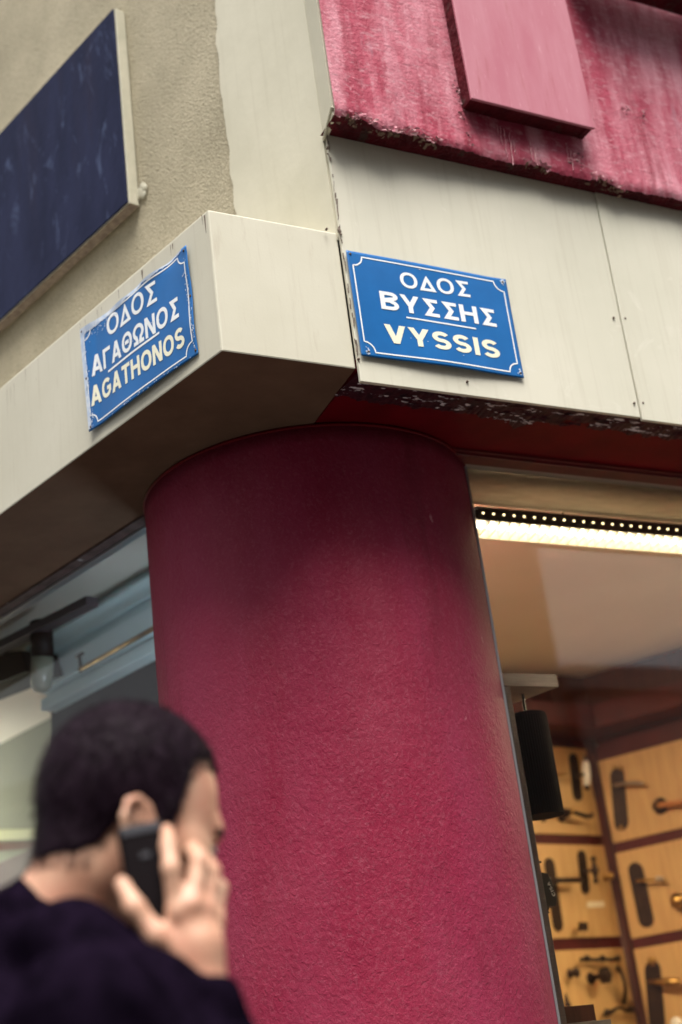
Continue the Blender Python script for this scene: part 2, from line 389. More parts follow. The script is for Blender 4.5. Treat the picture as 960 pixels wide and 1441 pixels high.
# upper rose wall, its ragged crumbling lower edge
PF, PZ = 2.372, 3.624
def pf(x): return 2.367 + .029 * min(max((x - 1.46) / .5, 0), 1)
pxl = 1.4555
nx = 620; xs = np.concatenate([np.linspace(pxl, 3.0, nx), [4.6]])
def edge_z(x):
    e = .006 * nz(x * 9, 3) + .006 * nz(x * 32, 7) + .0035 * nz(x * 110, 1)
    for c, wd, a in ((1.52, .035, .010), (1.60, .03, -.006), (1.69, .04, .008), (2.06, .035, .012), (2.27, .03, .010), (2.34, .03, -.008)):
        e += a * math.exp(-((x - c) / wd) ** 2) * (1 + .8 * nz(x * 80, 4))
    return PZ + e
rows = [0, .012, .03, .06, .12, .3, 1.0, 4.0]
V, F = [], []
for x in xs:
    e = edge_z(x)
    for k, r in enumerate(rows):
        yy = pf(x) + (.006 if k == 0 else 0) + .004 * nz(x * 12, r * 9, 3) * (k < 6) + .0025 * nz(x * 60, r * 60, 5) * (k < 4)
        V.append((x, yy, e + r if k < 5 else PZ + r))
for i in range(len(xs) - 1):
    for k in range(len(rows) - 1):
        a = i * len(rows) + k; F.append((a, a + len(rows), a + len(rows) + 1, a + 1))
mesh('rose_wall', V, F, m_pink, bld, smooth=True)
V, F = [], []
nr = 10
for x in xs:
    e = edge_z(x)
    for k in range(nr):
        t = k / (nr - 1); yy = pf(x) + .006 + (2.452 - pf(x) - .006) * t
        hz_ = e + (PZ - e) * min(1, t * 2) + (.006 * nz(x * 40, t * 8, 2) + .003 * nz(x * 130, t * 20, 8)) * math.sin(math.pi * min(t * 1.2, 1)) + (.0 if k else 0)
        V.append((x, yy, hz_))
for i in range(len(xs) - 1):
    for k in range(nr - 1):
        a = i * nr + k; F.append((a, a + nr, a + nr + 1, a + 1))
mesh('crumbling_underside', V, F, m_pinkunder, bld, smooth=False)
# the cream return at the left end of the rose wall
mesh('corner_return', *prism([(K[0] - .003, 2.4535, PZ - .004), (pxl - .002, PF + .003, PZ + .004), (pxl + .008, PF + .004, PZ + .004), (K[0] + .01, 2.4535, PZ - .004)], (0, 0, 4.0)), m_smooth, bld)
# torn lump of render at that corner
vs = []
parts = []
for i in range(16):
    t = i / 15; a = np.array([K[0] - .004, 2.448, PZ - .012]) * (1 - t) + np.array([pxl - .003, PF + .002, PZ + .022]) * t
    parts.append(lathe(a + np.array([nz(i, 3) * .003, 0, nz(i, 8) * .003]), (-.6, -.5, nz(i, 2)), [(.003, -.004), (.0045 + .003 * abs(nz(i * 2.3, 4)), 0), (.002, .005)], 7))
mesh('torn_render_lump', *merge(parts), m_cement, bld, smooth=False)

def flakes(name, m, parent, n, fx, size, seed, curl=.4, eu=1.5, eq=.7):
    r_ = random.Random(seed); V, F = [], []
    for i in range(n):
        p, nrm, sc = fx(r_); nrm = np.array(nrm, float); nrm += np.array([r_.gauss(0, curl), r_.gauss(0, curl), r_.gauss(0, curl)]); u, q = frame_of(nrm); nn = nrm / np.linalg.norm(nrm)
        k = r_.randint(5, 8); s = size * sc * r_.uniform(.4, 1.3); b = len(V); V.append(np.array(p) + nn * s * .15)
        for j in range(k):
            a = 2 * math.pi * j / k + r_.uniform(-.3, .3); rr = s * r_.uniform(.5, 1.2)
            V.append(np.array(p) + u * math.cos(a) * rr * eu + q * math.sin(a) * rr * eq + nn * s * r_.uniform(-.1, .45))
        for j in range(k): F.append((b, b + 1 + j, b + 1 + (j + 1) % k))
    o = mesh(name, V, F, m, parent); o['kind'] = 'stuff'
    return o
def on_edge(r_):
    c = r_.choice((1.50, 1.53, 1.57, 1.62, 1.66, 1.70, 1.73, 2.05, 2.08, 2.26, 2.3)); x = c + r_.gauss(0, .018); x = max(x, 1.46)
    return (x, pf(x) + r_.uniform(-.003, .006), edge_z(x) + r_.uniform(-.004, .016)), (0, -1, -.4), 1
flakes('pink_paint_flakes', m_flake_pink, bld, 150, on_edge, .0060, 2, .3, 1.6, .6)
def on_edge2(r_):
    c = r_.choice((1.50, 1.52, 1.55, 1.60, 1.72, 2.06, 2.09, 2.28, 2.33)); x = max(c + r_.gauss(0, .022), 1.46)
    return (x, pf(x) + r_.uniform(.004, .03), edge_z(x) + r_.uniform(-.006, .004)), (0, -.6, -1), 1
flakes('plaster_crumbs', m_flake_earth, bld, 130, on_edge2, .006, 5)
def on_panel(r_):
    x, y = r_.choice(((640, 118), (643, 128), (648, 140), (650, 160), (662, 195), (812, 222), (820, 232), (800, 225), (880, 156), (905, 160)))
    p = at_y(x + r_.gauss(0, 3), y + r_.gauss(0, 4), pf(1.9) - .003); return tuple(p), (0, -1, -.2), .55
flakes('pink_paint_flakes', m_flake_pink, bld, 70, on_panel, .008, 9)
flakes('dark_paint_chips', m_dark, bld, 40, on_panel, .006, 19, .2)

# pale drips running down below the raised board
parts = []; rd_ = random.Random(12)
for (x, y0_, y1_) in ((704, 178, 205), (709, 180, 222), (717, 186, 232), (722, 192, 214), (746, 196, 226), (752, 200, 233), (757, 206, 218), (797, 202, 226), (803, 212, 240), (700, 176, 190)):
    pts = []
    for i in range(9):
        t = i / 8; p = at_y(x + (y1_ - y0_) * t * .12 + rd_.uniform(-1, 1), y0_ + (y1_ - y0_) * t, pf(1.9) + .0005); pts.append(p)
    parts.append(tube(pts, [.0006 + .0011 * rd_.random() for _ in pts], 5))
o = mesh('paint_drips', *merge(parts), m_flake_pink, bld); o['kind'] = 'stuff'

# peeling band on the red soffit, just behind the boards
def in_band(r_):
    x = r_.uniform(1.50, 2.62); t = r_.random() ** 1.2; wdt = .10 + .03 * nz(x * 7, 4) - .05 * max(0, 1 - abs(x - 1.96) / .10) * .0
    y = 2.482 + t * wdt; return (x, y, ZB + .0015), (0, 0, -1), 1
V, F = [], []
# the ragged dark layer itself: a thin sheet with torn outline
nxb = 300
for i in range(nxb):
    x = 1.474 + (2.66 - 1.474) * i / (nxb - 1)
    far = 2.588 + .020 * nz(x * 9, 2) + .016 * nz(x * 31, 5) + .008 * nz(x * 90, 8)
    if 1.97 < x < 2.05: far += .05 * (1 - abs(x - 2.01) / .04)
    if 2.12 < x < 2.20: far -= .035
    far += -.03 * max(0, (x - 2.45) / .2)
    near = 2.4600
    for k in range(4):
        t = k / 3; V.append((x, near + (far - near) * t, ZB - .0008 - .004 * abs(nz(x * 45, t * 7, 3)) - (.004 * abs(nz(x * 60, 4)) if k == 3 else 0)))
for i in range(nxb - 1):
    for k in range(3): a = i * 4 + k; F.append((a, a + 4, a + 5, a + 1))
o = mesh('peeled_paint_layer', V, F, m_peel, bld)
flakes('dark_paint_flakes', m_flake_dark, bld, 90, in_band, .015, 21, .06, .55, 2.2)
def in_band_w(r_):
    c = r_.choice((1.52, 1.58, 1.66, 1.74, 1.80, 1.88, 1.92, 1.96, 2.0, 2.02, 2.22, 2.24, 2.33, 2.42)); x = c + r_.gauss(0, .02)
    y = 2.485 + r_.random() * .085 + (.03 if 1.95 < x < 2.05 else 0); return (x, y, ZB - .006), (0, 0, -1), 1
flakes('white_paint_flakes', m_flake_white, bld, 80, in_band_w, .0042, 33, .05, .6, 2.0)

# raised rose board on the upper wall
pb_ = at_y(654, 157, pf(1.9))
yb = min((abs(at_y(664, 138, q)[2] - pb_[2]), q) for q in np.linspace(2.20, 2.37, 400))[1]
a_, b_ = at_y(664, 138, yb), at_y(838, 181, yb)
def ext(p, q, z): t = (z - p[2]) / (q[2] - p[2]); return p + (q - p) * t
zb_ = (a_[2] + b_[2]) / 2
rp = thing('raised_wall_board', 'pale rose painted board standing proud of the weathered rose wall', 'board', (a_[0], yb, zb_))
mesh('board_face', *prism([(a_[0], yb, a_[2]), (b_[0], yb, b_[2]), (b_[0] , yb, 6.5), (a_[0], yb, 6.5)], (0, .008, 0)), m_pinkpanel, rp, bevel=.002)
V, F = merge([box((a_[0] + .003, yb + .0085, a_[2] + .004), (.018, 0, 0), (0, PF + .03 - yb - .009, 0), (0, 0, 2.4)), box((b_[0] - .021, yb + .0085, b_[2] + .004), (.018, 0, 0), (0, PF + .03 - yb - .009, 0), (0, 0, 2.4)),
              box((a_[0] + .0215, yb + .0085, b_[2] + .006), (b_[0] - a_[0] - .043, 0, 0), (0, PF + .03 - yb - .009, 0), (0, 0, .02))])
mesh('board_rim', V, F, m_pinkunder, rp)  # shade behind and beneath the board is put into this dark red
# shaded sill ledge higher up on the right
q0 = at_y(815, 2, PF - .10); 
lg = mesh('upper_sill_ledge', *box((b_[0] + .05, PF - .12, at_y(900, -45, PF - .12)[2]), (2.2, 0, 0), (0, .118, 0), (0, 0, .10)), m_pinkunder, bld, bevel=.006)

# window metalwork and panes
wv = thing('shop_window', 'shop window on the right of the crimson column, lit showroom behind it', 'window', (2.6, GLV, 1.3))
xr0 = 1.659 + math.sqrt(.436 ** 2 - (3.129 - GLV) ** 2)
mesh('frame', *merge([box((1.97, GLV - .016, ZB - .008), (12, 0, 0), (0, .03, 0), (0, 0, .010)), box((1.97, GLV - .016, .5), (12, 0, 0), (0, .03, 0), (0, 0, .05))]), m_alu, wv, bevel=.001)
mesh('frame', *box((xr0 - .004, GLV - .006, .55), (.0065, 0, 0), (0, .016, 0), (0, 0, ZB - .56)), m_alu, wv)
mesh('pane', *box((xr0 + .002, GLV, .55), (6.5, 0, 0), (0, .0, .0001), (0, .008, 0))[:0] or ([(xr0 + .002, GLV, .55), (8.6, GLV, .55), (8.6, GLV, ZB - .008), (xr0 + .002, GLV, ZB - .008)], [(0, 1, 2, 3)]), m_glass, wv)
wa = thing('shop_window', 'dim shop window on the left of the crimson column, behind the man on the phone', 'window', pA(2, GLA, 1.3))
g0 = .30
mesh('frame', *merge([prism([pA(.35, GLA + .003, ZB - .012), pA(14, GLA + .003, ZB - .012), pA(14, GLA + .03, ZB - .012), pA(.35, GLA + .03, ZB - .012)], (0, 0, .011)),
                      prism([pA(.35, GLA + .003, .5), pA(14, GLA + .003, .5), pA(14, GLA + .03, .5), pA(.35, GLA + .03, .5)], (0, 0, .05))]), m_alu, wa)
mesh('pane', [pA(.42, GLA + .015, .55), pA(14, GLA + .015, .55), pA(14, GLA + .015, ZB - .012), pA(.42, GLA + .015, ZB - .012)], [(0, 1, 2, 3)], glass_mat('side window glass', (.90, .94, .95), .85), wa)
# plinths under the windows
mesh('plinth', *box((1.9, GLV - .03, .09), (12, 0, 0), (0, .2, 0), (0, 0, .4)), m_red, bld)
mesh('plinth', *prism([pA(.3, GLA - .02, .09), pA(14, GLA - .02, .09), pA(14, GLA + .2, .09), pA(.3, GLA + .2, .09)], (0, 0, .4)), m_red, bld)
# far ends and roof so that no light leaks into the shop
mesh('end_wall', *box((14, 2.46, -.1), (.2, 0, 0), (0, 14, 0), (0, 0, 8)), m_opp, bld)
mesh('floor_slab', *prism([pA(.12, .30, 3.42), (13.9, 2.99, 3.42), (13.9, 16, 3.42), pA(13.9, .30, 3.42)], (0, 0, .2)), m_opp, bld)

# ================================================================== COLUMN
CX, CY, CR = 1.659, 3.129, .4362
col = thing('round_column', 'thick round crimson column carrying the street corner of the building', 'column', (CX, CY, .1))
seg = 144; V, F = [], []
zs = [.1] + list(np.linspace(.2, ZB - .004, 60))
for z in zs:
    for k in range(seg):
        a = 2 * math.pi * k / seg; r = CR + .0018 * nz(math.cos(a) * 2.2, math.sin(a) * 2.2, z * 2.0) + .0006 * nz(math.cos(a) * 16, math.sin(a) * 16, z * 14)
        V.append((CX + r * math.cos(a), CY + r * math.sin(a), z))
for i in range(len(zs) - 1):
    for k in range(seg): a, b = i * seg + k, i * seg + (k + 1) % seg; F.append((a, b, b + seg, a + seg))
F.append(tuple(range(seg))[::-1]); F.append(tuple(range((len(zs) - 1) * seg, len(zs) * seg)))
o = mesh('shaft', V, F, m_col, col, smooth=True)
mesh('paint_bead', *lathe((CX, CY, ZB - .0055), (0, 0, 1), [(CR - .01, -.004), (CR + .0025, -.003), (CR + .0045, .0), (CR + .002, .0045), (CR - .01, .0045)], 96), m_red, col, smooth=True)

# ================================================================== NAVY BOARD on the Agathonos wall
T = .042
def sA(p): return np.dot(p - K, dA)
f1, f2 = at_A(158.5, 12.5, -T), at_A(178.5, 284, -T)
s0 = (sA(f1) + sA(f2)) / 2; zb1, zt1 = f2[2], f1[2]
nb = thing('navy_board', 'large weathered navy blue board fixed to the rough stucco wall', 'board', pA(s0, -T, zb1))
s1 = s0 + 2.6
mesh('board_face', *prism([pA(s0, -T, zb1), pA(s1, -T, zb1), pA(s1, -T, zt1), pA(s0, -T, zt1)], nA * .006), m_blueboard, nb, bevel=.001)
mesh('rendered_rim', *prism([pA(s0 - .004, -T + .0065, zb1 - .004), pA(s1, -T + .0065, zb1 - .004), pA(s1, -T + .0065, zt1 + .004), pA(s0 - .004, -T + .0065, zt1 + .004)], nA * (T - .007)), m_cement, nb, bevel=.003)
rim_ = bpy.data.objects['rendered_rim']; rim_.data.materials.append(m_stain_shade)
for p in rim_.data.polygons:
    if p.normal.z < -.9: p.material_index = 1  # downward faces coloured dark brown for the shade under the rim
parts = []
for i in range(9):
    p = pA(s0 - .01 - .028 * i / 8 + .004 * nz(i, 3), -.004, zb1 + .030 + .018 * nz(i * .9, 7) + .006 * (i % 3))
    parts.append(lathe(p, nA * -1 + np.array([0, 0, .3 * nz(i, 1)]), [(.013, 0), (.011, .002), (.004, .004)], 9))
mesh('render_patch', *merge(parts), m_cement, nb)

# water stains and drips on the beam front
parts = []
for (x, y, h, wd) in ((288, 303, 30, .006), (284, 300, 16, .003), (243, 343, 10, .005), (240, 345, 18, .002), (200, 380, 16, .008), (167, 408, 16, .0025), (137, 436, 14, .002), (143, 432, 9, .0015), (120, 450, 12, .0015), (113, 455, 14, .001), (36, 520, 22, .0015), (15, 545, 30, .0012), (20, 540, 45, .001), (10, 548, 50, .001)):
    p = at_A(x, y, -.3185); s, z1 = sA(p), min(p[2], ZT - .001); hh = h / 620
    nseg = 6; Vs, Fs = [], []
    for i in range(nseg + 1):
        t = i / nseg; ww = wd * (1 - .75 * t) * (1 + .4 * nz(i * 1.3, x)); c = s + .0012 * nz(i, x, 3)
        Vs += [pA(c - ww / 2, -.3190, z1 - hh * t), pA(c + ww / 2, -.3190, z1 - hh * t)]
    for i in range(nseg): Fs.append((2 * i, 2 * i + 1, 2 * i + 3, 2 * i + 2))
    parts.append((Vs, Fs))
o = mesh('water_stains', *merge(parts), m_stain_shade, bld); o['kind'] = 'stuff'

# ================================================================== STREET SIGNS
def _arc(cx, cy, rx, ry, a0, a1, n=14, e=1.0):
    out = []
    for k in range(n + 1):
        a = math.radians(a0 + (a1 - a0) * k / n); c, s = math.cos(a), math.sin(a)
        out.append((cx + rx * math.copysign(abs(c) ** e, c), cy + ry * math.copysign(abs(s) ** e, s)))
    return out
def glyph(ch, t):
    """strokes of a bold sans capital, height 1, stroke width t; returns (advance width, list of (points, closed))"""
    h = t / 2
    if ch in 'ΟO': return .86, [(_arc(.43, .5, .43 - h, .5 - h, 0, 360, 40, .92)[:-1], True)]
    if ch == 'Θ': return .86, [(_arc(.43, .5, .43 - h, .5 - h, 0, 360, 40, .92)[:-1], True), ([(.27, .5), (.59, .5)], False)]
    if ch == 'Δ': return .80, [([(h * 1.25, h), (.80 - h * 1.25, h), (.40, 1 - h * 2.3)], True)]
    if ch == 'Σ': return .72, [([(.69, 1 - h), (h * 2.3, 1 - h), (.44, .5), (h * 2.3, h), (.71, h)], False)]
    if ch in 'ΒB': return .74, [([(h, 0), (h, 1)], False), ([(h, 1 - h), (.40, 1 - h)] + _arc(.42, .755, .22, .245 - h, 90, -90, 12) + [(h, .51)], False), ([(h, .5), (.42, .50)] + _arc(.44, .27, .30 - h, .27 - h + .0, 90, -90, 12)[1:] + [(h, h)], False)]
    w = t * 1.12
    if ch in 'ΥY': return .80, [('P', 0, 1, .40 - w / 2, .38, w), ('P', .80 - w, 1, .40 - w / 2, .38, w), ([(.40, .42), (.40, 0)], False)]
    if ch in 'ΗH': return .76, [([(h, 0), (h, 1)], False), ([(.76 - h, 0), (.76 - h, 1)], False), ([(h, .52), (.76 - h, .52)], False)]
    if ch == 'V': return .80, [('P', 0, 1, .40 - w / 2, 0, w), ('P', .80 - w, 1, .40 - w / 2, 0, w)]
    if ch == 'I': return t + .06, [([(h + .03, 0), (h + .03, 1)], False)]
    if ch == 'T': return .72, [([(0, 1 - h), (.72, 1 - h)], False), ([(.36, 1 - h), (.36, 0)], False)]
    if ch == 'Γ': return .62, [([(h, 0), (h, 1 - h), (.62, 1 - h)], False)]
    if ch in 'ΑA': return .84, [('P', .42 - w / 2, 1, 0, 0, w), ('P', .42 - w / 2, 1, .84 - w, 0, w), ([(.22, .29), (.62, .29)], False)]
    if ch in 'ΝN': return .76, [([(h, 0), (h, 1)], False), ([(.76 - h, 0), (.76 - h, 1)], False), ('P', 0, 1, .76 - w, 0, w)]
    if ch == 'Ω': return .86, [([(.03, h), (.31, h)] + [(.31, h * 1.6)] + _arc(.43, .60, .43 - h, .40 - h, 238, -58, 30) + [(.55, h * 1.6), (.55, h), (.83, h)], False)]
    if ch == 'G': return .84, [(_arc(.43, .5, .43 - h, .5 - h, 42, 318, 30, .92) + [(.84 - h, .30), (.84 - h, .47), (.47, .47)], False)]
    if ch == 'C': return .80, [(_arc(.43, .5, .43 - h, .5 - h, 42, 318, 30, .92), False)]
    if ch == 'S':
        ry = (.5 - h) / 2; p = _arc(.36, 1 - h - ry, .345 - h, ry, 28, 270, 18); q = _arc(.36, h + ry, .36 - h, ry, 90, -152, 18)[1:]
        return .72, [(p + q, False)]
    return .4, []
def stroke(pts, closed, t):
    n = len(pts); V, F = [], []
    for i, (x, y) in enumerate(pts):
        a = pts[i - 1] if (i > 0 or closed) else None; b = pts[(i + 1) % n] if (i < n - 1 or closed) else None
        d0 = (x - a[0], y - a[1]) if a else (b[0] - x, b[1] - y); d1 = (b[0] - x, b[1] - y) if b else d0
        l0, l1 = math.hypot(*d0) or 1, math.hypot(*d1) or 1; n0 = (-d0[1] / l0, d0[0] / l0); n1 = (-d1[1] / l1, d1[0] / l1)
        m = (n0[0] + n1[0], n0[1] + n1[1]); L = math.hypot(*m) or 1; m = (m[0] / L, m[1] / L); k = min(1 / max(m[0] * n0[0] + m[1] * n0[1], .3), 2.2)
        for s in (.5, -.5): V.append((x + m[0] * t * s * k, y + m[1] * t * s * k))
    for i in range(n if closed else n - 1): a, b = 2 * i, 2 * ((i + 1) % n); F.append((a, a + 1, b + 1, b))
    return V, F
def densify(pts, closed, step=.12):
    out = []; n = len(pts)
    for i in range(n if closed else n - 1):
        a, b = pts[i], pts[(i + 1) % n]; k = max(1, int(math.hypot(b[0] - a[0], b[1] - a[1]) / step))
        for j in range(k): out.append((a[0] + (b[0] - a[0]) * j / k, a[1] + (b[1] - a[1]) * j / k))
    if not closed: out.append(pts[-1])
    return out
def text_mesh(s, width, height, t=.17, gap=.095):
    V, F = [], []; x = 0; lay = 0
    for ch in s:
        adv, st_ = glyph(ch, t)
        for j, item in enumerate(st_):
            if item[0] == 'P':
                _, xt, yt, xb, yb_, ww = item; v, f = [], []
                for k in range(7): q = k / 6; v += [(xt + (xb - xt) * q, yt + (yb_ - yt) * q), (xt + (xb - xt) * q + ww, yt + (yb_ - yt) * q)]
                f = [(2 * k, 2 * k + 1, 2 * k + 3, 2 * k + 2) for k in range(6)]
            else: v, f = stroke(densify(item[0], item[1]), item[1], t)
            b = len(V)
            V += [(x + p[0], p[1], .00006 * j) for p in v]; F += [tuple(q + b for q in ff) for ff in f]
        x += adv + gap
    x -= gap
    return [(p[0] / x * width, p[1] * height, p[2]) for p in V], F
def sign(label, corners, surf, lines, rule, screws, scuffs, uscale):
    """corners TL TR BR BL in 3-D; surf(u,v) = offset from the plane; lines = (text, u0,u1,v0,v1, skew, material)"""
    TL, TR, BR, BL = corners; nrm = np.cross(TR - TL, BL - TL); nrm /= np.linalg.norm(nrm)
    if np.dot(nrm, CAM - TL) < 0: nrm = -nrm
    c = (TL + TR + BR + BL) / 4
    t = thing('street_sign', label, 'street sign', tuple(c), 'blue street name signs at the corner')
    def P(u, v, h=0.0):
        p = TL * (1 - u) * (1 - v) + TR * u * (1 - v) + BR * u * v + BL * (1 - u) * v
        return p + nrm * (surf(u, v) + h)
    NU, NV = 72, 48; V, F = [], []
    for h in (0.0, -.0012):
        for j in range(NV + 1):
            for i in range(NU + 1): V.append(P(i / NU, j / NV, h))
    q = (NU + 1) * (NV + 1)
    for j in range(NV):
        for i in range(NU):
            a = j * (NU + 1) + i; F.append((a, a + 1, a + NU + 2, a + NU + 1)); F.append((q + a, q + a + NU + 1, q + a + NU + 2, q + a + 1))
    rim = [i for i in range(NU)] + [NU + j * (NU + 1) for j in range(NV)] + [NV * (NU + 1) + NU - i for i in range(NU)] + [(NV - j) * (NU + 1) for j in range(NV)]
    for i in range(len(rim)): a, b = rim[i], rim[(i + 1) % len(rim)]; F.append((a, b, b + q, a + q))
    mesh('plate', V, F, m_blue, t, smooth=True)
    W = np.linalg.norm(TR - TL); H = np.linalg.norm(BL - TL)
    # border: a line with concave quarter-circle corners
    ins, lw, R = .0125, .0036, .026
    path = []
    def arc(cx, cy, a0, a1):
        for k in range(13):
            a = math.radians(a0 + (a1 - a0) * k / 12); path.append((cx + R * math.cos(a), cy + R * math.sin(a)))
    def seg_(x0, y0, x1, y1, n=40):
        for k in range(1, n): path.append((x0 + (x1 - x0) * k / n, y0 + (y1 - y0) * k / n))
    arc(ins, ins, 90, 0); seg_(ins + R, ins, W - ins - R, ins)
    arc(W - ins, ins, 180, 90); seg_(W - ins, ins + R, W - ins, H - ins - R, 26)
    arc(W - ins, H - ins, 270, 180); seg_(W - ins - R, H - ins, ins + R, H - ins)
    arc(ins, H - ins, 0, -90); seg_(ins, H - ins - R, ins, ins + R, 26)
    V, F = [], []; n = len(path)
    for i, (x, y) in enumerate(path):
        a, b = path[i - 1], path[(i + 1) % n]; dx, dy = b[0] - a[0], b[1] - a[1]; L = math.hypot(dx, dy); nx_, ny_ = -dy / L, dx / L
        for s in (-.5, .5): V.append(P((x + nx_ * lw * s) / W, (y + ny_ * lw * s) / H, .0007))
    for i in range(n): a, b = 2 * i, 2 * ((i + 1) % n); F.append((a, a + 1, b + 1, b))
    mesh('border_line', V, F, m_white, t)
    for (s, u0, u1, v0, v1, sk, m, tk) in lines:
        tv, tf = text_mesh(s, 1.0 * (u1 - u0) * W, (v1 - v0) * H, tk)
        V = []
        for x, y, zo in tv:
            u = u0 + x / W; v = v1 - y / H + sk * ((x / W) / (u1 - u0)); V.append(P(u, v, .0008 + zo))
        mesh('lettering', V, tf, m, t)
    u0, u1, v0, v1, th = rule
    V, F = [], []
    for i in range(25):
        k = i / 24; u = u0 + (u1 - u0) * k; v = v0 + (v1 - v0) * k; V += [P(u, v - th / 2, .0008), P(u, v + th / 2, .0008)]
    for i in range(24): F.append((2 * i, 2 * i + 1, 2 * i + 3, 2 * i + 2))
    mesh('underline', V, F, m_white, t)
    for (u, v) in screws:
        mesh('screw', *lathe(P(u, v, 0), nrm, [(.0030, -.003), (.0034, .0008), (.0022, .0018), (0, .002)], 12), m_rust, t)
    if uscale == 2:
        V, F = [], []
        for i in range(90):
            k = i / 89; wv_ = .035 + .022 * nz(k * 9, 3) + .012 * nz(k * 40, 5) - .012 * k; V += [P(.002, .02 + .96 * k, .0009), P(max(wv_, .006), .02 + .96 * k, .0009)]
        for i in range(89): F.append((2 * i, 2 * i + 1, 2 * i + 3, 2 * i + 2))
        b = len(V)
        for i in range(120):
            k = i / 119; wv_ = .050 * (1 - k) ** 1.5 + .018 + .020 * nz(k * 12, 7) + .010 * nz(k * 45, 2); V += [P(.004 + .95 * k, .003, .00095), P(.004 + .95 * k, max(wv_, .006), .00095)]
        for i in range(119): F.append((b + 2 * i, b + 2 * i + 1, b + 2 * i + 3, b + 2 * i + 2))
        mesh('worn_edge', V, F, m_scratch, t)
    parts = []
    rr = random.Random(len(label))
    for (u, v, su, sv, n_) in scuffs:
        for i in range(n_):
            cu_, cv_ = u + rr.gauss(0, su), v + rr.gauss(0, sv)
            if not (0.004 < cu_ < .996 and .004 < cv_ < .996): continue
            k = rr.randint(5, 8); ru = rr.uniform(.0006, .0032) / W; rv = rr.uniform(.0006, .0028) / H; Vs = []
            for j in range(k):
                a = 2 * math.pi * j / k; q_ = rr.uniform(.5, 1.2)
                Vs.append(P(min(max(cu_ + ru * q_ * math.cos(a), 0.001), .999), min(max(cv_ + rv * q_ * math.sin(a), .001), .999), .0011))
            parts.append((Vs, [tuple(range(k))]))
    if parts:
        o = mesh('enamel_scuffs', *merge(parts), m_scratch, t); o['kind'] = 'stuff'
    return t
def uv_of(pts, corners, plane):
    TL, TR, BR, BL = corners; out = []
    for x, y in pts:
        p = plane(x, y)
        u, v = .5, .5
        for _ in range(12):
            q = TL * (1 - u) * (1 - v) + TR * u * (1 - v) + BR * u * v + BL * (1 - u) * v
            du = (TR - TL) * (1 - v) + (BR - BL) * v; dv = (BL - TL) * (1 - u) + (BR - TR) * u
            A = np.array([du, dv]).T; s = np.linalg.lstsq(A, p - q, rcond=None)[0]; u += s[0]; v += s[1]
        out.append((u, v))
    return out
def rows_from(px, corners, plane, text, m, tk=.17):
    (a, b, c, d) = uv_of(px, corners, plane)      # TL TR BL BR of a line of text
    u0, u1 = (a[0] + c[0]) / 2, (b[0] + d[0]) / 2
    sk = ((b[1] - a[1]) + (d[1] - c[1])) / 2
    return (text, u0, u1, a[1], c[1], sk, m, tk)
# Vyssis street
pl = lambda x, y: at_y(x, y, 2.436)
cs = [pl(487, 352), pl(711, 394), pl(738, 532), pl(509, 500)]
L_ = [rows_from([(562.5, 383), (659, 398), (562, 404.5), (661, 419)], cs, pl, 'ΟΔΟΣ', m_white, .165),
      rows_from([(533, 410), (695, 437), (536, 435), (699, 461)], cs, pl, 'ΒΥΣΣΗΣ', m_white, .19),
      rows_from([(539, 456), (700.5, 480), (544, 482), (704.5, 506)], cs, pl, 'VYSSIS', m_yellow, .205)]
ru = uv_of([(571, 447.5), (669, 463.5)], cs, pl)
def surf1(u, v): return .0045 * math.sin(math.pi * min(1, max(0, (u - .05) / .9))) * (.4 + .6 * v) + .0012 * math.sin(u * 9) * math.sin(v * 5) + .003 * max(0, u - .88) / .12 * max(0, 1 - v * 3)
sg = sign('blue street sign reading VYSSIS on the cream boards right of the corner', cs, surf1, L_, (ru[0][0], ru[1][0], ru[0][1], ru[1][1], .014), [(.022, .03), (.975, .035), (.045, .955), (.982, .955)],
          [(.975, .03, .008, .012, 26), (.04, .955, .008, .014, 22), (.975, .945, .006, .012, 10), (.5, .5, .3, .3, 6)], 1)
# Agathonos street
pl2 = lambda x, y: at_A(x, y, -.325)
cs2 = [pl2(118.5, 466), pl2(263.5, 345.5), pl2(278, 498), pl2(128, 608.5)]
L2 = [rows_from([(150, 447.5), (221, 396), (153, 474.5), (222, 421.5)], cs2, pl2, 'ΟΔΟΣ', m_white, .165),
      rows_from([(130.5, 504), (251, 418), (132.5, 531), (253.5, 445)], cs2, pl2, 'ΑΓΑΘΩΝΟΣ', m_white, .19),
      rows_from([(130.5, 546), (259.5, 457), (131, 573.5), (262, 487.5)], cs2, pl2, 'AGATHONOS', m_yellow, .205)]
ru2 = uv_of([(153.7, 523.3), (226, 468.4)], cs2, pl2)
def surf2(u, v):
    return .005 * math.sin(math.pi * u) * (.6 + .4 * v) + .012 * max(0, .12 - u) / .12 * (1 - .55 * v) + .0025 * math.sin(u * 13 + v * 3) * math.exp(-v * 2.2) + .0018 * math.sin(v * 11) * max(0, (u - .8) / .2) + .003 * max(0, .08 - v) / .08 * math.sin(u * 21)
sign('blue street sign reading AGATHONOS on the front of the projecting beam, its edges bent', cs2, surf2, L2, (ru2[0][0], ru2[1][0], ru2[0][1], ru2[1][1], .02),
     [(.015, .03), (.975, .03), (.985, .46), (.985, .955), (.02, .5), (.02, .965)],
     [(.10, .03, .09, .018, 150), (.02, .12, .012, .1, 70), (.02, .6, .010, .25, 60), (.03, .9, .012, .05, 40), (.45, .02, .3, .010, 90), (.97, .35, .008, .15, 35), (.985, .75, .005, .1, 30), (.6, .99, .25, .006, 25), (.2, .10, .12, .03, 40), (.45, .45, .2, .03, 14)], 2)

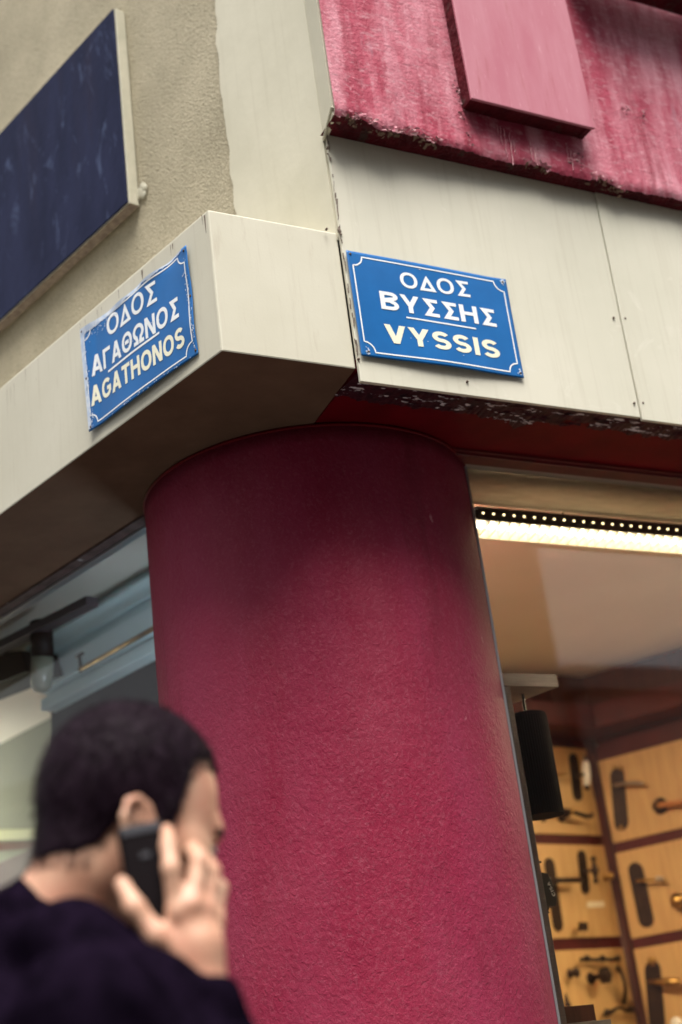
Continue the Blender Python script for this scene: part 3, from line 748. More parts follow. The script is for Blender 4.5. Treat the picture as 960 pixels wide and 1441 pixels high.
# ================================================================== SHOP INTERIOR, RIGHT WINDOW
ZC = 3.06
mesh('ceiling', *prism([pA(.42, GLA + .10, ZC), (2.0, 2.99, ZC), (13.9, 2.99, ZC), (13.9, 14, ZC), pA(13.9, GLA + .10, ZC)], (0, 0, .1)), m_ceil, kind='structure')
mesh('floor', *prism([pA(.3, .3, .0), (2.0, 3.0, 0), (13.9, 3.0, 0), (13.9, 14, 0), pA(13.9, .3, 0)], (0, 0, .12)), m_shopfloor, kind='structure')
mesh('back_wall', *box((-6, 12.5, .1), (20, 0, 0), (0, .2, 0), (0, 0, 3.1)), m_shopwall, kind='structure')
# rolled awning above the glass
prof = [(2.868, 2.974), (2.866, 2.955), (2.872, 2.940), (2.885, 2.926), (2.905, 2.916), (2.93, 2.911), (2.955, 2.913), (2.972, 2.922), (2.98, 2.94), (2.98, 2.974)]
sag = lambda x, k: .0025 * nz(x * 5, k * .6)
V, F = [], []
xs_ = np.linspace(1.985, 5.2, 160); kk = len(prof)
for x in xs_:
    for k, (y, z) in enumerate(prof): V.append((x, y, z + sag(x, k) * (0 < k < kk - 1)))
for i in range(len(xs_) - 1):
    for k in range(kk): a, b = i * kk + k, i * kk + (k + 1) % kk; F.append((a, b, b + kk, a + kk))
F += [tuple(range(kk)), tuple(range((len(xs_) - 1) * kk, len(xs_) * kk))]
o = mesh('rolled_blind', V, F, m_blind, smooth=True); tag(o, 'cream fabric blind rolled up under the top of the right shop window', 'blind')
p = at_y(796, 700, 2.955)
o = mesh('blind_hook', *merge([tube([p + (0, -.02, .012), p + (0, -.004, .004), p + (0, 0, -.018)], .0024, 8), tube([p + (-.011, -.012, .012), p + (0, -.005, .002), p + (.011, -.012, .012)], .002, 8), lathe(p + (0, 0, -.018), (0, 0, -1), [(.004, 0), (.005, .002), (.003, .004)], 10)]), m_bronze)
tag(o, 'small dark forked hook hanging under the rolled blind', 'hook')
# fluorescent fixture with louvre
FX0, FX1, FY0, FY1, FZ = 2.095, 4.3, 2.942, 3.035, 2.852
lf = thing('strip_light', 'long dark strip light with glowing louvre inside the right shop window', 'light', (3.1, 2.99, FZ))
mesh('housing', *merge([box((FX0 - .03, FY0 - .012, FZ + .006), (FX1 - FX0, 0, 0), (0, .009, 0), (0, 0, .030)), box((FX0 - .03, FY0 - .012, FZ + .039), (FX1 - FX0, 0, 0), (0, .105, 0), (0, 0, .004))]), m_fixture, lf)
mesh('rear_rail', *box((FX0, FY1 + .001, FZ - .002), (FX1 - FX0, 0, 0), (0, .003, 0), (0, 0, .036)), m_louvre, lf)
mesh('reflector', *box((FX0, FY0, FZ + .030), (FX1 - FX0, 0, 0), (0, FY1 - FY0, 0), (0, 0, .004)), m_louvre, lf)
mesh('tube', *tube([(FX0 + .01, 3.0, FZ + .019), (FX1 - .04, 3.0, FZ + .019)], .007, 10), m_tube, lf)
bead = None; x = FX0 - .012; i = 0
while x < 3.3 and i < 40:
    v, f = lathe((x, FY0 - .013, FZ + .024), (.5, -1, -.6), [(.0014, -.002), (.0027, .001), (.0022, .003), (.0006, .004)], 10)
    if bead is None: bead = mesh('lamp_bead', v, f, m_bead, lf, smooth=True); bx0 = x
    else: c = bead.copy(); COL.objects.link(c); c.parent = lf; c.location.x = x - bx0
    x += .0335; i += 1
blade = None; x = FX0 + .012
while x < 3.4:
    v, f = prism([(x, FY0 + .001, FZ), (x + .020, FY1 - .001, FZ), (x + .024, FY1 - .001, FZ), (x + .004, FY0 + .001, FZ)], (0.006, 0, .024))
    if blade is None: blade = mesh('louvre_blade', v, f, m_louvre, lf); bl0 = x
    else: c = blade.copy(); COL.objects.link(c); c.parent = lf; c.location.x = x - bl0
    x += .0335
for xx in (2.4, 3.2, 4.1): mesh('hanger', *tube([(xx, 2.99, FZ + .043), (xx, 2.99, ZC + .01)], .003, 8), m_fixture, lf)

# display cabinet: two runs of veneered panels meeting in a corner
KC = hit(880, 1330, (0, 5.0, 0), Y); KC[2] = 0
uL = np.array([.973, .231, 0]); uL /= np.linalg.norm(uL); uR = np.array([.418, -.907, 0]); uR /= np.linalg.norm(uR)
nL = np.array([uL[1], -uL[0], 0]); nR = np.array([uR[1], -uR[0], 0]) 
if np.dot(nL, CAM - KC) < 0: nL = -nL
if np.dot(nR, CAM - KC) < 0: nR = -nR
class Run:
    def __init__(s, u, n): s.u, s.n = u, n
    def px(s, x, y):
        p = hit(x, y, KC, s.n); return np.dot(p - KC, s.u), p[2]
    def P(s, a, z, d=0): return KC + s.u * a + s.n * d + np.array([0, 0, z])
RL, RR = Run(uL, nL), Run(uR, nR)
cab = thing('display_cabinet', 'showroom display of oak veneer panels in an oxblood frame, full of door handles', 'display', (KC[0], KC[1], .12))
def panel_at(run, quad, a_ext=None):
    q = [run.px(*p) for p in quad]
    a0, a1 = (q[0][0] + q[3][0]) / 2, (q[1][0] + q[2][0]) / 2
    if a_ext is not None:
        if a_ext < 0: a0 = a_ext
        else: a1 = a_ext
    z1, z0 = (q[0][1] + q[1][1]) / 2, (q[2][1] + q[3][1]) / 2
    return a0, a1, z0, z1
pl_q = [[(776, 1053), (827.6, 1054.6), (842.8, 1175), (752, 1175)], [(756, 1189.5), (850, 1189.5), (868, 1318), (777.7, 1321)], [(779.5, 1338.6), (879, 1334), (894, 1455), (790, 1462)]]
pr_q = [[(841, 1069), (960, 1045), (960, 1168), (865, 1184)], [(868, 1200), (960, 1182), (960, 1309), (891, 1320)], [(895, 1336), (960, 1324.5), (960, 1450), (915, 1460)]]
rects = []
for run, qs in ((RL, pl_q), (RR, pr_q)):
    rr_ = []
    for q in qs: rr_.append(panel_at(run, q, None))
    if run is RL: e0, e1 = -.62, np.mean([r[1] for r in rr_])
    else: e0, e1 = np.mean([r[0] for r in rr_]), .75
    for r in rr_: rects.append((run, e0, e1, r[2], r[3]))
for run, a0, a1, z0_, z1_ in rects:
    mesh('panel', *prism([run.P(a0, z0_, 0), run.P(a1, z0_, 0), run.P(a1, z1_, 0), run.P(a0, z1_, 0)], run.n * .012), m_panelwood, cab, bevel=.001)
zt_ = [r[4] for r in rects[:3]]; zb__ = [r[3] for r in rects[:3]]
for run, base in ((RL, 0), (RR, 3)):
    a0, a1 = rects[base][1], rects[base][2]
    ends = [(rects[base][4], rects[base][4] + .07)] + [(rects[base + i + 1][4], rects[base + i][3]) for i in range(2)] + [(rects[base + 2][3] - .6, rects[base + 2][3])]
    for z0_, z1_ in ends:
        mesh('rail', *prism([run.P(a0, z0_ + .001, -.01), run.P(a1, z0_ + .001, -.01), run.P(a1, z1_ - .001, -.01), run.P(a0, z1_ - .001, -.01)], run.n * .016), m_redframe, cab)
    mesh('backing', *prism([run.P(a0, .12, -.05), run.P(a1, .12, -.05), run.P(a1, ZC - .06, -.05), run.P(a0, ZC - .06, -.05)], run.n * .035), m_redframe, cab)
mesh('corner_post', *tube([KC + nL * .0 + (0, 0, .12), KC + (0, 0, ZC - .05)], .036, 14), m_darkwood, cab, smooth=True)
mesh('corner_post', *tube([RL.P(rects[0][2] + .028, .12, .030), RL.P(rects[0][2] + .028, 2.72, .030)], .009, 10), m_darkwood, cab, smooth=True)
mesh('corner_post', *prism([RR.P(rects[3][1] - .035, .12, .0), RR.P(rects[3][1] - .004, .12, 0), RR.P(rects[3][1] - .004, 2.74, 0), RR.P(rects[3][1] - .035, 2.74, 0)], RR.n * .022), m_darkwood, cab)
# canopy
zc0 = rects[0][4] + .072
cA, cB, cC = at_z(775, 1012, 3.0), at_z(893, 958, ZC - .01), at_z(965, 960, ZC - .01)
zpan = rects[0][4] + .02
cv = [at_y(776, 1016, 4.75), at_y(893, 958, 4.75), at_y(1000, 958, 4.75)]
o_ = KC + nL * .16 + nR * .16
V, F = prism([RL.P(-.62, zc0 - .03, .16), o_ + (0, 0, zc0 - .03), RR.P(.75, zc0 - .03, .16), RR.P(.75, zc0 - .03, -.1), KC - nL * .1 - nR * .1 + (0, 0, zc0 - .03), RL.P(-.62, zc0 - .03, -.1)], (0, 0, .10))
mesh('canopy', V, F, m_redframe, cab, bevel=.004)
V, F = prism([RL.P(-.30, zc0 + .071, .10), o_ - (nL + nR) * .06 + (0, 0, zc0 + .071), RR.P(.75, zc0 + .071, .10), RR.P(.75, zc0 + .071, -.1), KC + (0, 0, zc0 + .071), RL.P(-.30, zc0 + .071, -.1)], (0, 0, ZC - zc0 - .075))
mesh('canopy', V, F, m_darkwood, cab, bevel=.004)

# ---- handles on the panels
def c8(x, y): return (x / 2.764 + 680, y / 2.764 + 920)
D0 = .012
def H(run, x, y, d=0): return hit(*c8(x, y), KC + run.n * (D0 + d), run.n)
def plate_vf(run, x0, y0, x1, y1, wpx, rounded=True, th=.006):
    A, B = H(run, x0, y0), H(run, x1, y1); L = np.linalg.norm(B - A); w_ = wpx / 2.764 / FPX * np.linalg.norm((A + B) / 2 - CAM) * .68
    u = run.u; c0, c1 = A, B; pts = []
    dn = (B - A) / L
    if rounded:
        for k in range(9): a = math.pi * k / 8; pts.append(A + dn * w_ + u * math.cos(a) * w_ - dn * math.sin(a) * w_)
        for k in range(9): a = math.pi * k / 8; pts.append(B - dn * w_ - u * math.cos(a) * w_ + dn * math.sin(a) * w_)
    else: pts = [A - u * w_, A + u * w_, B + u * w_, B - u * w_]
    return prism(pts, run.n * th)
def handle(name, label, cat='door handle', grp='door handles on the showroom panels'):
    return lambda p: thing(name, label, cat, tuple(p), grp)
def lever_vf(run, x0, y0, x1, y1, r=.008, out=.045, taper=.7, droop=0, n=7):
    a, b = H(run, x0, y0, .006), H(run, x1, y1, out); a2 = H(run, x0, y0, out); pts = [a, a * .3 + a2 * .7]
    for k in range(n): t = k / (n - 1); pts.append(a2 * (1 - t) + b * t + np.array([0, 0, droop * math.sin(math.pi * t)]))
    rs = [r * .9, r * .9] + [r * (1 + (taper - 1) * k / (n - 1)) for k in range(n)]
    return tube(pts, rs, 10)
def knob_vf(run, x, y, r, out=.045, prof=None):
    p = H(run, x, y); return lathe(p, run.n, prof or [(r * .9, 0), (r * .9, .005), (r * .4, .008), (r * .4, out * .5), (r * .9, out * .65), (r, out * .85), (r * .6, out), (0, out + .002)], 16)
sp = 1 / 2.764 / FPX * 5.2     # metres per crop pixel at the display, roughly
def mk(label, x, y, run, parts, cat='door handle'):
    t = thing({'door handle': 'lever_sample', 'knob': 'knob_sample', 'pull': 'pull_sample', 'keyhole plate': 'escutcheon_sample'}[cat], label, cat, tuple(H(run, x, y)), 'door hardware on the showroom panels')
    for nm, vf, m, sm in parts: mesh(nm, *vf, m, t, smooth=sm)
    return t
mk('dark oval plate with an upright white porcelain grip, top left panel', 358, 480, RL, [('back_plate', plate_vf(RL, 347, 388, 368, 572, 36), m_bronze, False), ('stem', lever_vf(RL, 365, 478, 400, 465, .008, .05), m_bronze, True),
    ('grip', tube([H(RL, 399, 415, .05), H(RL, 400, 430, .05), H(RL, 402, 470, .05), H(RL, 403, 515, .05)], [.010, .017, .019, .014], 14), m_porc, True),
    ('grip_cap', lathe(H(RL, 398, 406, .05), (0, 0, 1), [(.012, -.02), (.012, 0), (.005, .008), (0, .012)], 12), m_bronze, True), ('grip_cap', lathe(H(RL, 404, 520, .05), (0, 0, -1), [(.012, -.01), (.014, 0), (.006, .01), (0, .014)], 12), m_bronze, True)])
mk('small brass lever half hidden by the black ribbed lamp shade', 280, 468, RL, [('rosette', knob_vf(RL, 262, 468, .02, .01), m_brass, True), ('lever', lever_vf(RL, 262, 468, 325, 470, .007, .04), m_brass, True)])
mk('dark round rose with a curled bronze lever, bottom of top left panel', 302, 632, RL, [('rosette', lathe(H(RL, 302, 635), RL.n, [(25 * sp, 0), (25 * sp, .006), (12 * sp, .010), (9 * sp, .05)], 18), m_bronze, True),
    ('lever', tube([H(RL, 302, 610, .05), H(RL, 340, 612, .055), H(RL, 370, 622, .055), H(RL, 400, 632, .055), H(RL, 420, 632, .055), H(RL, 426, 622, .055)], [.012, .010, .009, .010, .008, .006], 12), m_bronze, True),
    ('collar', lathe(H(RL, 342, 613, .055), RL.u, [(.010, -.008), (.016, 0), (.010, .008)], 12), m_brass, True)])
mk('small dark round escutcheon under the black ribbed lamp shade', 232, 645, RL, [('disc', lathe(H(RL, 232, 640), RL.n, [(17 * sp, 0), (17 * sp, .005), (12 * sp, .009), (0, .01)], 16), m_bronze, True)], 'keyhole plate')
mk('longest dark plate with a straight lever, left side of the middle left panel', 270, 940, RL, [('back_plate', plate_vf(RL, 253, 795, 292, 1080, 38), m_bronze, False), ('lever', lever_vf(RL, 272, 882, 385, 880, .012, .05, .9), m_bronze, True)])
mk('dark plate with a turned baluster grip, upper right of the middle left panel', 388, 850, RL, [('back_plate', plate_vf(RL, 379, 765, 398, 935, 32), m_bronze, False), ('stem', lever_vf(RL, 388, 850, 432, 840, .008, .05), m_bronze, True),
    ('grip', tube([H(RL, 428, 788, .05), H(RL, 429, 798, .05), H(RL, 430, 806, .05), H(RL, 432, 825, .05), H(RL, 434, 842, .05), H(RL, 436, 860, .05), H(RL, 437, 872, .05), H(RL, 438, 884, .05), H(RL, 439, 894, .05)], [.006, .015, .006, .010, .020, .010, .007, .013, .005], 12), m_bronze, True)])
mk('small brass knob at the right edge of the middle left panel', 475, 868, RL, [('knob', knob_vf(RL, 475, 868, .017, .04), m_brass, True)], 'knob')
mk('small square dark knob low on the middle left panel', 385, 1062, RL, [('stem', knob_vf(RL, 372, 1066, .012, .03), m_brass, True), ('cap', prism([H(RL, 370, 1046, .03), H(RL, 398, 1046, .03), H(RL, 400, 1078, .03), H(RL, 372, 1078, .03)], RL.n * .012), m_bronze, False)], 'knob')
mk('dark straight bar pull with three collars, bottom left panel', 440, 1190, RL, [('bar', tube([H(RL, 380, 1190, .03), H(RL, 505, 1189, .03)], .007, 10), m_bronze, True)] + [('collar', lathe(H(RL, xx, 1190, 0), RL.n, [(.009, 0), (.007, .018), (.014, .026), (.014, .036), (.008, .044)], 12), m_bronze, True) for xx in (382, 442, 500)], 'pull')
mk('small round bronze knob on the left of the bottom left panel', 335, 1245, RL, [('knob', knob_vf(RL, 337, 1244, .020, .045), m_bronze, True)], 'knob')
mk('large faceted dark knob in the middle of the bottom left panel', 440, 1262, RL, [('back_plate', lathe(H(RL, 418, 1263), RL.n, [(.026, 0), (.024, .006)], 8), m_bronze, False), ('knob', lathe(H(RL, 440, 1258, .01), RL.n, [(.012, 0), (.012, .02), (.034, .035), (.036, .055), (.018, .07)], 6), m_bronze, False)], 'knob')
mk('long curved bow pull standing on the right of the bottom left panel', 545, 1290, RL, [('bow', tube([H(RL, 524, 1224, 0), H(RL, 526, 1226, .02), H(RL, 540, 1245, .035), H(RL, 550, 1275, .042), H(RL, 554, 1310, .04), H(RL, 550, 1345, .02), H(RL, 547, 1356, 0)], [.011, .009, .007, .007, .008, .009, .012], 10), m_bronze, True)], 'pull')
mk('small pointed finial above the dark wooden block', 330, 1362, RL, [('finial', lathe(H(RL, 330, 1375, .02), (0, 0, 1), [(.013, 0), (.014, .012), (.008, .022), (.009, .03), (.002, .055)], 12), m_bronze, True)], 'knob')
mk('wavy dark pull lying level at the foot of the bottom left panel', 525, 1392, RL, [('bow', tube([H(RL, 476, 1402, .0), H(RL, 482, 1394, .025), H(RL, 500, 1393, .03), H(RL, 520, 1378, .035), H(RL, 536, 1376, .035), H(RL, 555, 1386, .03), H(RL, 575, 1382, .025), H(RL, 582, 1384, 0)], [.012, .015, .009, .006, .006, .009, .014, .012], 10), m_bronze, True)], 'pull')
mk('dark plate with a plain steel lever, top right panel', 530, 560, RR, [('back_plate', plate_vf(RR, 520, 445, 542, 688, 42), m_bronze, False), ('lever', lever_vf(RR, 514, 512, 622, 505, .009, .05, .9, .006), m_steel, True), ('rivet', knob_vf(RR, 514, 445, .010, .012), m_brass, True), ('rivet', knob_vf(RR, 538, 446, .010, .012), m_brass, True), ('rivet', knob_vf(RR, 540, 676, .010, .012), m_brass, True)])
mk('round bronze rose with an orange wooden lever, right edge of top right panel', 688, 588, RR, [('rosette', lathe(H(RR, 690, 592), RR.n, [(.036, 0), (.034, .006), (.016, .012), (.012, .05)], 18), m_bronze, True), ('lever', lever_vf(RR, 686, 588, 800, 575, .011, .05, 1.1), m_orangewood, True), ('collar', lathe(H(RR, 686, 588, .045), RR.n, [(.014, 0), (.016, .008), (.006, .014)], 12), m_brass, True)])
mk('long brown plate with a crystal tipped lever, middle right panel', 615, 935, RR, [('back_plate', plate_vf(RR, 588, 812, 642, 1065, 44), m_bronze, False), ('lever', lever_vf(RR, 600, 884, 672, 878, .008, .045), m_brass, True), ('lever_tip', tube([H(RR, 672, 878, .045), H(RR, 684, 875, .045), H(RR, 700, 874, .045)], [.010, .013, .008], 10), m_steel, True)])
mk('round brass knob at the right edge of the middle right panel', 765, 962, RR, [('rosette', lathe(H(RR, 765, 966), RR.n, [(.034, 0), (.030, .006), (.012, .010), (.012, .03)], 18), m_bronze, True), ('knob', lathe(H(RR, 765, 962, .025), RR.n, [(.012, 0), (.030, .012), (.034, .025), (.024, .038), (0, .043)], 18), m_brass, True)], 'knob')
mk('scalloped dark plate with a fat brass lever, bottom right panel', 665, 1300, RR, [('back_plate', plate_vf(RR, 657, 1195, 682, 1470, 46), m_bronze, False), ('lever', tube([H(RR, 650, 1276, .006), H(RR, 650, 1276, .05), H(RR, 680, 1277, .055), H(RR, 720, 1277, .055), H(RR, 755, 1276, .055), H(RR, 768, 1274, .055)], [.010, .010, .012, .018, .017, .008], 12), m_brass, True), ('crest', lathe(H(RR, 658, 1196, .004), RR.n, [(.020, 0), (.018, .008), (.008, .012)], 10), m_brass, True)])

mk('white scalloped ceramic knob low at the right edge of the bottom right panel', 768, 1436, RR, [('knob', lathe(H(RR, 768, 1440), RR.n, [(.012, 0), (.010, .02), (.026, .026), (.030, .034), (.024, .042), (.010, .048), (0, .05)], 9), m_porc, False)], 'knob')
mesh('label_card', *prism([H(RL, 404, 965, .001), H(RL, 470, 962, .001), H(RL, 472, 984, .001), H(RL, 406, 988, .001)], RL.n * .0012), mat('cream card', (.78, .70, .50), .7), cab)
# ceiling lamps added to brighten the shop, unseen behind the column and the wall
m_added_lamp = mat('added ceiling lamp glow', (1, .9, .7), .4, emis=(1, .78, .48), estr=70)
for (x, y, lab) in ((2.05, 3.75, 'unseen long ceiling lamp added over the shop floor behind the crimson column'), (4.75, 3.7, 'unseen long ceiling lamp added at the right end of the showroom'), (1.9, 6.6, 'unseen long ceiling lamp added deep inside the shop')):
    t = thing('added_ceiling_lamp', lab, 'lamp', (x, y, ZC - .05))
    mesh('housing', *box((x - .10, y - .6, ZC - .045), (.20, 0, 0), (0, 1.2, 0), (0, 0, .043)), m_fixture, t, bevel=.003)
    mesh('diffuser', *box((x - .085, y - .58, ZC - .052), (.17, 0, 0), (0, 1.16, 0), (0, 0, .006)), m_added_lamp, t)

# ---- grey shelf stand right by the glass
yS = 2.915
st = thing('shelf_stand', 'grey wood grain shelf stand tight against the crimson column inside the window', 'shelf', (2.05, yS, .12))
pt = at_y(716, 966, yS); pbm = at_y(800, 1441, yS)
xr = (pt[0] + pbm[0]) / 2
mesh('post', *box((xr - .030, yS, .12), (.030, 0, 0), (0, .02, 0), (0, 0, pt[2] - .12)), m_greywood, st, bevel=.001)
qA, qB = at_y(707, 945, yS - .002), at_y(783, 948, yS - .002); hgt = qB[2] - at_y(783, 966, yS)[2]
mesh('shelf', *prism([(xr - .05, yS - .002, pt[2] + .001), (qB[0], yS - .002, pt[2] + .001), np.array([qB[0], yS - .002, pt[2] + .001]) + dA * .16, np.array([xr - .05, yS - .002, pt[2] + .001]) + dA * .16], (0, 0, hgt)), m_greywood, st, bevel=.001)
q2 = at_y(859, 1434, yS)
mesh('shelf', *prism([(xr + .0005, yS - .002, q2[2] - .03), (q2[0], yS - .002, q2[2] - .03), np.array([q2[0], yS - .002, q2[2] - .03]) + dA * .16, np.array([xr + .0005, yS - .002, q2[2] - .03]) + dA * .16], (0, 0, .03)), m_greywood, st, bevel=.001)
q3a, q3b = at_y(792, 1418, yS + .03), at_y(836, 1413, yS + .03)
o = mesh('wooden_block', *prism([(xr + .004, yS + .02, q2[2] + .0005), (q3b[0] + .003, yS + .035, q2[2] + .0005), (q3b[0] - .02, yS + .12, q2[2] + .0005), (xr + .004, yS + .12, q2[2] + .0005)], (0, 0, q3b[2] - q2[2])), m_darkwood, bevel=.001)
tag(o, 'dark brown wooden block lying on the lowest grey shelf', 'block')
# black ribbed shade
pT, pB = at_y(772, 1008, 2.97), at_y(787, 1147, 2.97)
rC = .052; cx_ = (pT[0] + pB[0]) / 2 - rC
sh = thing('lamp_shade', 'black ribbed cylindrical lamp shade hanging beside the grey post', 'lamp shade', (cx_, 2.97, pB[2]))
V, F = [], []; ns = 96; zl = [pB[2], pB[2] + .003, pT[2] - .006, pT[2] + .004, pT[2] + .007]
for j, z in enumerate(zl):
    for k in range(ns):
        a = 2 * math.pi * k / ns; r = (rC + (.0012 if k % 2 else 0)) * (1, 1, 1, .96, .86)[j]; V.append((cx_ + r * math.cos(a), 2.97 + rC * .2 + r * math.sin(a), z))
for i in range(len(zl) - 1):
    for k in range(ns): a, b = i * ns + k, i * ns + (k + 1) % ns; F.append((a, b, b + ns, a + ns))
F.append(tuple(range(ns))[::-1]); F.append(tuple(range((len(zl) - 1) * ns, len(zl) * ns)))
mesh('shade', V, F, m_ribbed, sh)
mesh('rod', *tube([(cx_, 2.98, pT[2] + .005), (cx_, 2.98, pt[2] + .0005)], .004, 8), m_black, sh)
# lock case with lettering
p0, p1, p2, p3 = at_y(757, 1226, 2.955), at_y(771, 1229, 2.955), at_y(784, 1262, 2.955), at_y(783, 1275, 2.955)
lc = thing('lock_case', 'black lock case with white lettering peeping out behind the grey post', 'lock', tuple(p0))
mesh('case', *prism([at_y(740, 1227, 2.955), p0, p1, at_y(777, 1240, 2.955), p2, p3, at_y(774, 1275, 2.955), at_y(771, 1288, 2.955), at_y(750, 1290, 2.955)], (0, .03, 0)), m_black, lc, bevel=.001)
tv, tf = text_mesh('CISA', .040, .0085)
e0 = at_y(782, 1260, 2.9535); e1 = at_y(773, 1240, 2.9535); du_ = (e1 - e0) / np.linalg.norm(e1 - e0); dv_ = np.array([-du_[2], 0, du_[0]])
dv_ = -np.array([du_[2], 0, -du_[0]]) if True else dv_
mesh('lettering', [e0 + du_ * x * .9 + dv_ * (y - .000) for x, y, _ in tv], tf, m_white, lc)
for (x, y) in ((760, 1213), (771, 1284)):
    o = mesh('screw', *lathe(at_y(x, y, yS + .01), (1, -.2, 0), [(.003, -.006), (.003, 0), (.0025, .003)], 8), m_black, st)

# ================================================================== SHOP INTERIOR, LEFT WINDOW
def atL(x, y, off): return hit(x, y, K + nA * (GLA + off), nA)
def prismA(profile, s0, s1):     # profile in (offset inside the glass, z), run along the Agathonos wall
    a = [pA(s0, GLA + o_, z) for o_, z in profile]; return prism(a, dA * (s1 - s0))
# stepped pale moulding under the ceiling
ends = [sA(atL(x, y, .45)) for x, y in ((72, 892), (95, 983))]
s_end = sum(ends) / 2
zA, zBb, zCc, zD = atL(215, 812, .33)[2], atL(209, 845, .37)[2], atL(222, 885, .37)[2], atL(222, 921, .40)[2]
mo = thing('ceiling_moulding', 'pale stepped moulding tinted daylight blue under the ceiling behind the left window', 'moulding', pA(s_end, GLA + .4, zD))
mesh('upper_step', *prismA([(.30, zA + .0), (.30, zA - .012), (.345, zBb), (.60, zBb), (.60, ZC - .002), (.33, ZC - .002), (.33, zA)], .35, s_end - .03), m_ceil_blue, mo, bevel=.003)
mesh('lower_step', *prismA([(.36, zBb - .002), (.36, zCc), (.395, zCc - .006), (.395, zD + .045), (.37, zD + .04), (.37, zD), (.43, zD), (.43, zBb - .002)], .35, s_end), m_ceil_blue, mo, bevel=.003)
mesh('far_wall', *prismA([(.445, .12), (.49, .12), (.49, zBb - .005), (.445, zBb - .005)], .40, s_end + .06), mat('dark recess paint', (.020, .010, .014), .8), mo)
lb = thing('added_pendant', 'unseen pendant tube added to light the window bay at the far left, outside the picture', 'lamp', pA(4.0, GLA + .55, 2.62))  # added out of frame to light the left bay
m_cool = mat('added pendant glow', (.9, 1, 1), .4, emis=(1, .97, .80), estr=30)
mesh('tube', *tube([pA(3.4, GLA + .50, 2.62), pA(4.8, GLA + .50, 2.62)], .022, 12), m_cool, lb)
for q_ in (3.5, 4.7): mesh('hanger', *tube([pA(q_, GLA + .50, 2.645), pA(q_, GLA + .50, ZC - .001)], .004, 8), m_fixture, lb)
wl = thing('added_tube_lamp', 'cool white upright tube lamp added to light the moulding, hidden behind the crimson column', 'lamp', (1.458, 3.54, 2.22))  # added behind the column to light moulding and ceiling
m_cool2 = mat('added cool tube glow', (.9, 1, 1), .4, emis=(.66, .90, 1.0), estr=19)
mesh('tube', *tube([(1.458, 3.54, 2.24), (1.458, 3.54, 2.64)], .016, 12), m_cool2, wl)
mesh('holder', *merge([lathe((1.458, 3.54, 2.22), Z, [(.02, 0), (.022, .018)], 12), tube([(1.458, 3.54, 2.645), (1.458, 3.54, ZC - .001)], .005, 8)]), m_fixture, wl)
# brass rod with bracket
ra, rb = atL(114, 942, .30), atL(224, 880, .30)
rd = thing('curtain_rod', 'thin brass rod on a T shaped bracket behind the left window', 'rod', tuple(ra))
rdir = (rb - ra) / np.linalg.norm(rb - ra)
mesh('rod', *tube([ra, rb + rdir * .3], .0085, 10), m_brass, rd, smooth=True)
ru_ = atL(112, 922, .30)
mesh('bracket', *merge([tube([ra + (0, 0, -.006), ru_ + (0, 0, -.002)], .006, 10), tube([ru_ - rdir * .018, ru_ + rdir * .02], .0055, 8), lathe(ra, rdir, [(.009, -.006), (.010, 0), (.008, .006)], 10)]), m_bronze, rd, smooth=True)
# dark track with capsule lamp
ta, tb = atL(121, 838, .12), atL(0, 900, .12)
td = (tb - ta) / np.linalg.norm(tb - ta)
tr_ = thing('light_track', 'long dark light track close behind the left window', 'light track', tuple(ta))
n_ = np.cross(td, Z); n_ /= np.linalg.norm(n_)
mesh('track', *prism([ta, ta + n_ * .045, ta + n_ * .045 + (0, 0, -.030), ta + (0, 0, -.030)], td * 1.6), mat('mauve grey metal', (.10, .075, .085), .4), tr_, bevel=.003)
lh = [atL(x, y, .16) for x, y in ((58, 880), (60, 925), (58, 970))]
lp = thing('capsule_lamp', 'glass capsule lamp hanging from the light track, upper half darkened for the reflection edge', 'lamp', tuple(lh[2]))
mesh('cap', *tube([lh[0] + (0, 0, .01), lh[1]], .036, 16), m_fixture, lp, smooth=True)  # dark upper half paints where the sky's reflection ends
capg = mat('frosted capsule glass', (.30, .29, .22), .25, (.26, .25, .19), 20, 3)
mesh('capsule', *tube([lh[1] + (0, 0, -.001), lh[1] * .5 + lh[2] * .5, lh[2] + (0, 0, .006), lh[2] + (0, 0, -.004), lh[2] + (0, 0, -.010)], [.0355, .0355, .032, .022, .006], 18), capg, lp, smooth=True)
sb_ = [atL(x, y, .22) for x, y in ((-60, 925), (30, 915), (38, 945), (-60, 985))]
o = mesh('speaker_box', *prism(sb_, nA * .14), m_fixture, bevel=.004); tag(o, 'dark box speaker mounted beside the capsule lamp at the left edge', 'speaker')
# pale partition and glowing panel, put in for the street's reflection
s_par = 2.2
pq = [hit(x, y, K + nA * .95, nA) for x, y in ((0, 1000), (100, 930))]
parw = thing('partition', 'pale grey green partition wall put in for the reflection in the left window', 'partition', pA(2.2, .95, .12))
mesh('wall_panel', *prismA([(.90, .12), (.94, .12), (.94, ZC - .002), (.90, ZC - .002)], s_end + .07, 9), mat('grey green paint', (.17, .175, .135), .7, (.15, .155, .12), 2, 4), parw)
def onP(x, y): return hit(x, y, K + nA * (GLA + .885), nA)
mesh('shelf_rail', *prism([onP(-40, 1168), onP(60, 1166), onP(60, 1180), onP(-40, 1184)], nA * .012), mat('pale yellow green rail', (.30, .30, .17), .5), parw)
mesh('shelf_rail', *prism([onP(-40, 1186), onP(60, 1184), onP(60, 1193), onP(-40, 1200)], nA * .010), m_darkwood, parw)
mesh('counter', *prism([onP(-60, 1240), onP(60, 1188), onP(60, 1330), onP(-60, 1400)], nA * .012), mat('dark plum board', (.05, .02, .025), .6), parw)
lpn = [onP(-30, 962), onP(66, 922), onP(62, 968), onP(-30, 1010)]
mesh('reflection_panel', *prism(lpn, nA * .010), mat('glow of a street reflection', (.8, .8, .6), .5, emis=(1, .97, .72), estr=.75), parw)  # glow painted for the bright patch reflected in the glass

